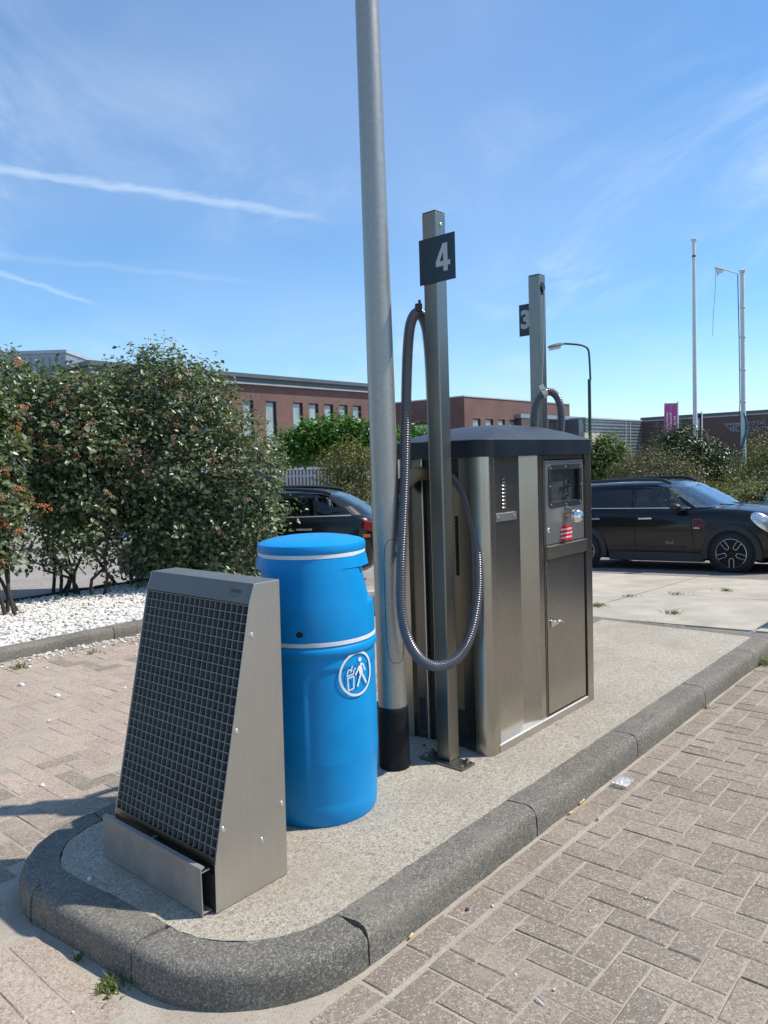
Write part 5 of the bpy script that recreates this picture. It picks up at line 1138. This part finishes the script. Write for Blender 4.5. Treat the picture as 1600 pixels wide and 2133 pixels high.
def make_car(name, loc, heading, label, paint, scale=.9, kind='mini', details=True):
    global GR
    GR = GRS_ if kind == 'suv' else MINI_GR
    t = empty(name, loc, math.atan2(heading[1], heading[0]), label, 'car', 'parked cars'); t.scale = (scale,) * 3
    # lower body
    mb = MB(); xs_ = catmull([Vector(s_[:3]) for s_ in STA], 3); zt_ = catmull([Vector((s_[0], s_[3], 0)) for s_ in STA], 3); rs = []
    for a, b in zip(xs_, zt_):
        x, w, zb, ztp = a.x, a.y, a.z, b.y; h = ztp - zb
        half = [(0, zb), (w * .80, zb), (w * .955, zb + .06), (w * .985, zb + h * .22), (w * .99, zb + h * .40), (w, zb + h * .62), (w * .985, zb + h * .80), (w * .955, zb + h * .92), (w * .90, ztp - .012), (w * .80, ztp + .004), (w * .4, ztp + .03), (0, ztp + .04)]
        rs.append([(x, y, z) for y, z in half] + [(x, -y, z) for y, z in half[-2:0:-1]])
    mb.rings(rs, True, True); body = mb.build('body', paint, t, smooth=42)
    # greenhouse
    nA = 56; rings_ = []; rows = []
    for z, xf, xr, w in GR:
        cx, a = (xf + xr) / 2, (xf - xr) / 2; e1 = 5.0 if z < 1.5 else 3.5; ring = []
        for k in range(nA):
            th = 2 * math.pi * (k + .5) / nA; c_, s_ = math.cos(th), math.sin(th); ring.append((cx + a * math.copysign(abs(c_) ** (2 / e1), c_), w * math.copysign(abs(s_) ** (2 / e1), s_), z))
        rows.append(ring)
    shell, ws = MB(), MB()
    for r in range(len(rows) - 1):
        for k in range(nA):
            th = (k + 1) / nA * 2 * math.pi; th = (th + math.pi) % (2 * math.pi) - math.pi; q = [rows[r][k], rows[r][(k + 1) % nA], rows[r + 1][(k + 1) % nA], rows[r + 1][k]]
            is_ws = abs(th) < 1.02 and 1 <= r <= 3; is_rw = abs(abs(th) - math.pi) < .98 and 1 <= r <= 2
            side = not is_ws and not is_rw and 1 <= r <= 2 and abs(q[0][1]) > .6 and (-3.15 if kind == 'mini' else -2.9) < q[0][0] < -.75
            if is_ws: ws.add(q, [(0, 1, 2, 3)])
            elif side: continue
            else: shell.add(q, [(0, 1, 2, 3)])
    shell.add(rows[-1], [tuple(range(nA))]); roof = shell.build('roof', paint, t, smooth=50); ws.build('windscreen', 'screen', t, smooth=60)
    # cabin inside
    MB().box(-3.2, -.5, -.74, .74, .45, 1.045).build('cabin_floor', 'seat', t)
    for x, y in ((-1.45, .38), (-1.45, -.38), (-2.35, .4), (-2.35, -.4)):
        st_ = MB().box(x - .10, x + .06, y - .24, y + .24, .95, 1.18).box(x - .10, x - .02, y - .12, y + .12, 1.19, 1.36).build('seat', 'seat', t, bevel=.05)
    MB().tube([(-.90 + .05 * math.sin(a_), -.0 + .36 + .17 * math.cos(a_) , 1.02 + .17 * math.sin(a_)) for a_ in np.linspace(0, 6.283, 20)], .014, 6).build('steering_wheel', 'seat', t)
    for sd in (1, -1):
        def sy(z, off=0): return sd * (gw(z)[3] * .992 + off)
        def quadwin(pts, nm, mat, off=.004):
            m_ = MB(); m_.add([(x, sy(z, off), z) for x, z in pts] + [(x, sy(z, off - .004), z) for x, z in pts], [tuple(range(len(pts))), tuple(range(2 * len(pts) - 1, len(pts) - 1, -1))]); return m_.build(nm, mat, t)
        if kind == 'mini':
            quadwin([(-1.66, 1.105), (-.70, 1.085), (-1.04, 1.43), (-1.12, 1.478), (-1.66, 1.485)], 'side_window', 'carglass_f'); quadwin([(-2.62, 1.115), (-1.72, 1.107), (-1.72, 1.485), (-2.55, 1.478)], 'side_window', 'carglass'); quadwin([(-3.16, 1.12), (-2.66, 1.115), (-2.59, 1.475), (-2.98, 1.462), (-3.10, 1.39)], 'side_window', 'carglass')
        else:
            quadwin([(-1.66, 1.105), (-.70, 1.085), (-1.05, 1.40), (-1.13, 1.43), (-1.66, 1.43)], 'side_window', 'carglass'); quadwin([(-2.50, 1.125), (-1.72, 1.107), (-1.72, 1.43), (-2.25, 1.42), (-2.45, 1.38)], 'side_window', 'carglass'); quadwin([(-2.98, 1.185), (-2.58, 1.135), (-2.53, 1.36), (-2.62, 1.35), (-2.82, 1.27)], 'side_window', 'carglass')
        # pillars, belt moulding, rails
        ztw = 1.49 if kind == 'mini' else 1.44
        for (xa, xb) in ((-1.64, -1.70), (-2.56, -2.62)):
            m_ = MB(); m_.add([(xa, sy(1.10, .006), 1.10), (xb, sy(1.10, .006), 1.10), (xb, sy(ztw, .006), ztw), (xa, sy(ztw, .006), ztw)], [(0, 1, 2, 3)]); m_.build('pillar', 'black', t)
        belt = [(x, sd * (gw(1.10)[3] + .018), 1.098 + (-.58 - x) * .009) for x in np.linspace(-3.15, -.66, 14)]; MB().tube(belt, .011, 8).build('belt_moulding', 'chrome', t, smooth=60)
        dz_ = 0 if kind == 'mini' else -.05; rail = catmull([(-1.10, sd * .62, 1.485), (-1.25, sd * .63, 1.555 + dz_), (-1.6, sd * .635, 1.590 + dz_), (-2.2, sd * .635, 1.585 + dz_), (-2.65, sd * .62, 1.545 + dz_), (-2.8, sd * .60, 1.455)] if kind == 'suv' else [(-1.05, sd * .64, 1.525), (-1.22, sd * .645, 1.590), (-1.6, sd * .65, 1.612), (-2.4, sd * .65, 1.612), (-2.85, sd * .63, 1.585), (-3.0, sd * .61, 1.525)], 5); MB().tube(rail, .030, 8).build('roof_rail', 'black', t, smooth=60)
        def by(x, z): s_ = bw(x); h = (z - s_[2]) / (s_[3] - s_[2]); return sd * s_[1] * (1.0 if .5 < h < .72 else .99 if h > .3 else .985)
        # shut lines and handles
        for x0, x1 in ((-.60, -.66), (-1.64, -1.66), (-2.56, -2.60)):
            MB().tube([(x0 + (x1 - x0) * k / 8, by(x0, .30 + .78 * k / 8) * (1 - .012 * max(0, k - 5)) + sd * .0015, .30 + .78 * k / 8) for k in range(9)], .004, 5).build('shut_line', 'dark', t)
        for x in (-1.44, -2.42):
            hd_ = MB().obox((x, by(x, .93) + sd * .022, .925), (.125, 0, .002), (0, .012, 0), (0, 0, .016)).build('door_handle', 'chrome', t, bevel=.008)
        MB().prism([(-2.15, .17), (-.45, .17), (-.45, .30), (-.62, .33), (-2.05, .33), (-2.15, .30)], 'y', min(sd * .80, sd * .918), max(sd * .80, sd * .918)).build('sill', 'clad', t, bevel=.015)
        if kind == 'mini':
            MB().box(-2.1, -.75, min(sd * .895, sd * .908), max(sd * .895, sd * .908), .405, .43).build('rubbing_strip', 'clad', t, bevel=.005)
            fx = [(-.60, .90), (-.47, .90), (-.40, .845), (-.47, .79), (-.60, .79), (-.60, .90)]; MB().tube([(x, by(x, .85) + sd * .006, z) for x, z in fx], .013, 6).build('side_scuttle', 'redtrim', t); MB().box(-.60, -.50, min(by(-.5, .8), by(-.5, .8) + sd * .012), max(by(-.5, .8), by(-.5, .8) + sd * .012), .745, .765).build('badge', 'badge', t)
            text_obj('lettering', 'ALL4', .065, 'galv', t, frame4((-1.02, sd * .9085, .50), (-sd, 0, 0), (0, 0, 1), (0, sd, 0)), .002, .002)
        # wheels and arches
        for x in (0, -2.67):
            yo = sd * .905
            MB().lathe([(.001, 0), (.385, 0)], 32, (x, yo + sd * .004, .335), 'y').build('wheel_well', 'dark', t)
            ar = MB(); prr = [(.375, .0), (.385, .028), (.43, .034), (.47, .024), (.485, .0)]
            for_ = [[(x + r * math.cos(a), yo + sd * d, .335 + r * math.sin(a) * 1.0) for r, d in prr] for a in np.linspace(R(-14), R(194), 30)]
            for_ = [[(px_, py_, max(pz_, .18)) for px_, py_, pz_ in rr_] for rr_ in for_]; ar.rings(for_, False, False); ar.build('wheel_arch', 'clad', t, smooth=50)
            wh = MB().lathe([(.22, -.10), (.30, -.105), (.328, -.085), (.333, -.03), (.333, .03), (.328, .075), (.30, .09), (.245, .085), (.24, .07)], 44, (0, 0, 0), 'y').build('wheel', 'tyre', t, smooth=40); wh.location = (x, sd * .835, .333); wh.scale = (1, sd, 1)
            MB().lathe([(.232, .060), (.245, .092), (.238, .094), (.226, .066)], 44, (0, 0, 0), 'y').build('rim', 'rim', wh, smooth=40); MB().lathe([(.001, .045), (.236, .040)], 40, (0, 0, 0), 'y').build('wheel_face', 'rim_d', wh)
            for k in range(5):
                a0 = R(-90 + 72 * k); m_ = MB(); loop_ = []
                for q in range(17):
                    f_ = q / 16; 
                    if f_ < .36: r_, o_ = .232 - (.232 - .115) * f_ / .36, .036
                    elif f_ > .64: r_, o_ = .115 + (.232 - .115) * (f_ - .64) / .36, -.036
                    else: g_ = (f_ - .36) / .28 * math.pi; r_, o_ = .115 - .034 * math.sin(g_), .036 * math.cos(g_)
                    loop_.append((r_ * math.cos(a0) - o_ * math.sin(a0), .082, r_ * math.sin(a0) + o_ * math.cos(a0)))
                m_.tube(loop_, .0065, 6); m_.build('spoke', 'rim', wh, smooth=60)
            MB().lathe([(.001, .078), (.03, .076), (.05, .06)], 18, (0, 0, 0), 'y').build('hub', 'rim_d', wh, smooth=40)
        # mirror
        my = sd * 1.0; mi = MB(); mi.rings([[(-.86 + dx, my + sd * .095 * math.cos(a) * s_, 1.125 + .068 * math.sin(a) * s_) for a in np.linspace(0, 2 * math.pi, 18, endpoint=False)] for dx, s_ in ((-.075, .80), (-.06, .97), (0, 1.0), (.05, .82), (.085, .45), (.095, .1))], True, True); mo = mi.build('mirror', 'black', t, smooth=50)
        MB().obox((-.78, sd * .90, 1.075), (.05, 0, 0), (0, .07, 0), (0, 0, .02)).build('mirror_arm', 'black', mo, bevel=.01)
        # lamps
        hx, hy, hzz = .46, sd * .80, .815
        ax1 = Vector((-.55, sd * .42, 0)).normalized() * .155; ax2 = Vector((-.12, 0, .165)); nn = ax1.cross(ax2).normalized(); nn = nn if nn.x > 0 else -nn; c_ = Vector((hx, hy, hzz)) + nn * .085
        for nm, k0, lift, m__ in (('headlight', 1.0, .0, 'chrome'), ('headlight_lens', .80, .018, 'lens')):
            h_ = MB(); h_.rings([[c_ + nn * (lift + dz) + (ax1 * math.cos(a) + ax2 * math.sin(a)) * k0 * f_ for a in np.linspace(0, 6.283, 24, endpoint=False)] for dz, f_ in ((-.06, 1.0), (0, 1.0), (.014, .93), (.022, .6), (.024, .05))], True, True); ho_ = h_.build(nm, m__, t, smooth=50)
        tl = MB().obox((-3.40, sd * .77, .95), (.10, 0, .02), (-.03 * 1, sd * .10, 0), (-.012, 0, .075)).build('tail_light', 'taillamp', t, bevel=.03); MB().obox((-3.37, sd * .80, .80), (.06, 0, 0), (-.02, sd * .07, 0), (0, 0, .025)).build('reflector', 'orange', tl)
    # front end and wipers
    MB().box(.60, .80, -.48, .48, .30, .56).build('grille', 'clad', t, bevel=.03)
    for y0, y1 in ((.55, -.05), (.02, -.55)): MB().tube([(-.12, y0, 1.09), (-.20, (y0 + y1) / 2, 1.115), (-.26, y1, 1.14)], .008, 6).build('wiper', 'black', t)
    MB().tube([(-.30, -.25, 1.113), (.2, -.27, 1.085), (.55, -.24, .99)], .003, 4).build('bonnet_crease', 'dark', t); MB().tube([(-.30, .25, 1.113), (.2, .27, 1.085), (.55, .24, .99)], .003, 4).build('bonnet_crease', 'dark', t)
    return t
car_a = make_car('parked_car', W(10.27 + .905 * .9, 2.0, gz(5.6, 11.8) + .0), Nd, 'black compact SUV with silver five-spoke wheel parked right of the cabinet', 'car_black')
fx_ = W(10.27, 2.0); car_a.location.z = -.31; car_a.rotation_euler[1] = R(-1.8)
sv = at(795, 1100, 10.75)
car_b = make_car('parked_car', (0, 0, 0), (-1, .12), 'black SUV with red tail light parked behind the blue bin and the lamp post', 'car_black', .93, 'suv')
hb = Vector((-1, .12, 0)).normalized(); car_b.location = Vector((-.16, 10.75, -.27)) + hb * 3.5 * .93 + Vector((-hb.y, hb.x, 0)) * -.905 * .93
car_c = make_car('parked_car', (0, 0, 0), (-.62, -.78), 'dark green small car, only its nose showing at the right picture edge', 'car_green', .92)
car_c.location = at(1662, 1120, 14.2); car_c.location.z = gz(7, 14.2) - .02
# ------------------------------------------------------------------ small things on the ground
def onpav(px, py, lift=0.0): v = ground_hit(px, py); return v + Vector((0, 0, lift))
def onisl(px, py):
    d = ray(px, py); t = (ZI - H) / d[2]; return Vector((d[0] * t, d[1] * t, ZI))
GRS = leafmat('grass blade', [(0, (.07, .11, .02)), (.6, (.14, .20, .035)), (1, (.30, .28, .09))], .6, .3)
def tuft(p, n, h, spread, label, group='weeds in the joints', parent=None):
    far = 1.0 + .25 * max(0, p[1] - 5); h *= min(far, 1.25); n = int(n * min(far, 1.3)); p = p + Vector((0, 0, .014 if p[1] > 6.2 and p[0] > 1 else 0))
    t = empty('grass_tuft', p, 0, label, 'weed', group); vs = []; fs = []
    for k in range(n):
        a, r = random.uniform(0, 6.28), abs(random.gauss(0, spread)); b = Vector((r * math.cos(a), r * math.sin(a), -.004)); le = h * random.uniform(.5, 1.2)
        d = Vector((random.gauss(0, .6), random.gauss(0, .6), 1)).normalized(); sdv = d.orthogonal().normalized() * random.uniform(.0016, .0034) * min(far, 1.7); o = len(vs)
        m_ = b + d * le * .55; tip = m_ + (d + Vector((d.x, d.y, -.6)) * .6).normalized() * le * .5
        vs += [b - sdv, b + sdv, m_ - sdv * .8, m_ + sdv * .8, tip]; fs += [(o, o + 1, o + 3, o + 2), (o + 2, o + 3, o + 4)]
    mb = MB(); mb.add(vs, fs); o = mb.build('blades', GRS, t, recalc=False); a = o.data.attributes.new('rnd', 'FLOAT', 'FACE'); a.data.foreach_set('value', np.repeat(RNG.uniform(0, 1, n), 2).astype(np.float32)); tag(o, kind='stuff'); return t
tuft(onpav(232, 2058), 90, .045, .035, 'green grass tuft at the foot of the front kerb')
tuft(onpav(160, 1998), 14, .03, .012, 'tiny weed by the front kerb, left of the grass tuft')
tuft(onpav(1321, 1310), 60, .07, .045, 'weed tuft in the brown strip, nearest the cabinet')
tuft(onpav(1361, 1318), 22, .11, .02, 'upright grass blades in the brown strip beside the weed tuft')
tuft(onpav(1400, 1322), 24, .09, .03, 'upright grass blades in the brown strip farthest from the cabinet')
tuft(onpav(1402, 1281), 50, .05, .05, 'small weed growing in the middle of the front slab')
tuft(onpav(1514, 1233), 50, .05, .06, 'small weed growing in the rear right slab')
tuft(onpav(1243, 1265), 60, .05, .07, 'weed in the slab joint beside the cabinet'); tuft(onpav(1310, 1245), 30, .04, .06, 'weed at the crossing of the slab joints')
tuft(onpav(1412, 1241), 40, .04, .09, 'dark weed along the long slab joint'); tuft(onpav(1597, 1385), 120, .09, .06, 'weedy grass at the far end of the right kerb'); tuft(onpav(1472, 1475), 20, .05, .02, 'little weed at a kerb joint near the far end')
tuft(onpav(40, 1392), 40, .05, .04, 'weeds at the foot of the gravel bed kerb, at the left edge'); tuft(onpav(190, 1362), 26, .04, .04, 'weeds at the foot of the gravel bed kerb, near the rack')
CIG = plain('cork filter', (.62, .36, .08), .7, 0, .15, 200); CIGW = plain('cigarette paper', (.68, .66, .60), .8)
def butt(px, py, rz, L, label):
    p = onpav(px, py, .005); t = empty('cigarette_butt', p, rz, label, 'cigarette butt', 'cigarette butts by the kerb')
    MB().tube([(-L / 2, 0, 0), (L / 2 - .008, 0, 0)], .0038, 10).build('filter', CIG, t, smooth=50); MB().tube([(L / 2 - .008, 0, 0), (L / 2, 0, .0005)], [.0037, .003], 10).build('burnt_end', CIGW, t, smooth=50)
butt(856, 1952, R(60), .024, 'orange cigarette butt by the kerb, nearest the front corner'); butt(1188, 1695, R(40), .022, 'orange cigarette butt by the kerb between the two joints'); butt(1212, 1672, R(52), .05, 'long yellow cigarette end by the kerb near the plastic bag')
# crumpled clear bag
pb_ = onpav(1297, 1633, .003); bagm = glass('clear plastic film', (.86, .88, .90), .25, .45, (.75, .77, .78))
bg = empty('plastic_bag', pb_, R(48), 'small crumpled clear plastic bag lying beside the kerb', 'plastic bag'); n = 14; mb = MB(); hh = [[.004 + .010 * abs(math.sin(i * 1.7 + j * 2.3)) * random.random() + (.006 if i in (0, n) else 0) for i in range(n + 1)] for j in range(n + 1)]
mb.v = [(-.05 + .10 * i / n + random.uniform(-.003, .003), -.035 + .07 * j / n + random.uniform(-.003, .003), hh[j][i]) for j in range(n + 1) for i in range(n + 1)]; mb.f = [(j * (n + 1) + i, j * (n + 1) + i + 1, (j + 1) * (n + 1) + i + 1, (j + 1) * (n + 1) + i) for j in range(n) for i in range(n)]
mb.build('film', bagm, bg, smooth=25); bl_ = MB().box(-.05, -.042, -.034, .034, .012, .0135).build('zip_strip', 'white', bg)
PBW = plain('white pebble', (.66, .65, .62), .8, 0, .1, 60); PBD = plain('dark pebble', (.06, .055, .065), .8, 0, .2, 60)
def pebble(px, py, r, mat, label, isl_=False):
    p = (onisl if isl_ else onpav)(px, py); o = MB().add([Vector((v.x * r * random.uniform(.8, 1.3), v.y * r * random.uniform(.7, 1.1), max(v.z, -.4) * r * .7)) for v in IV], IF).build('pebble', mat, None, smooth=60)
    o.location = p + Vector((0, 0, r * .28)); tag(o, label, 'pebble', 'loose pebbles')
pebble(974, 1895, .008, PBD, 'dark pebble in the sand beside the right kerb'); pebble(1026, 1887, .005, PBW, 'white pebble just right of the dark pebble by the kerb'); pebble(1229, 1899, .005, PBW, 'white pebble in the middle of the brick paving at right')
pebble(1345, 1871, .005, PBW, 'white pebble on the brick paving near the right picture edge'); pebble(1154, 2062, .005, PBW, 'small white pebble on the paving near the bottom edge'); pebble(1074, 2031, .005, PBW, 'white pebble on the paving below the dark pebble'); pebble(1244, 1708, .007, PBD, 'dark pebble lying on a joint below the plastic bag')
pebble(161, 1988, .011, PBW, 'pale grey stone at the foot of the front kerb'); pebble(152, 2109, .005, PBW, 'white pebble on the pink paving at the lower left'); pebble(88, 1637, .013, PBW, 'white stone on the paving left of the rack'); pebble(187, 1831, .009, PBW, 'pale stone on the island edge in the rack shadow', True)
pebble(120, 1450, .020, PBW, 'white gravel stone on the paving near the gravel kerb'); pebble(45, 1428, .022, PBW, 'larger white gravel stones strayed onto the paving at left')
# twig and leaf litter on the island near the post
for i, (px, py) in enumerate(((884, 1553),)):
    p = onisl(px, py); o = MB().add([Vector((v.x * .010, v.y * .007, max(v.z, -.3) * .005)) for v in IV], IF).build('debris_crumb', 'soil', None, smooth=60); o.location = p + Vector((0, 0, .002)); tag(o, 'dark crumb of dirt beside the foot plate of post 4', 'debris')
lo = MB().tube(catmull([onpav(1114, 2078, .003), onpav(1120, 2086, .006), onpav(1128, 2092, .004), onpav(1134, 2096, .003)], 4), [.001 + .0014 * math.sin(k / 12 * math.pi) for k in range(13)], 6).build('plastic_sliver', 'white', None, smooth=60); tag(lo, 'thin white plastic sliver on the paving near the bottom edge', 'litter')
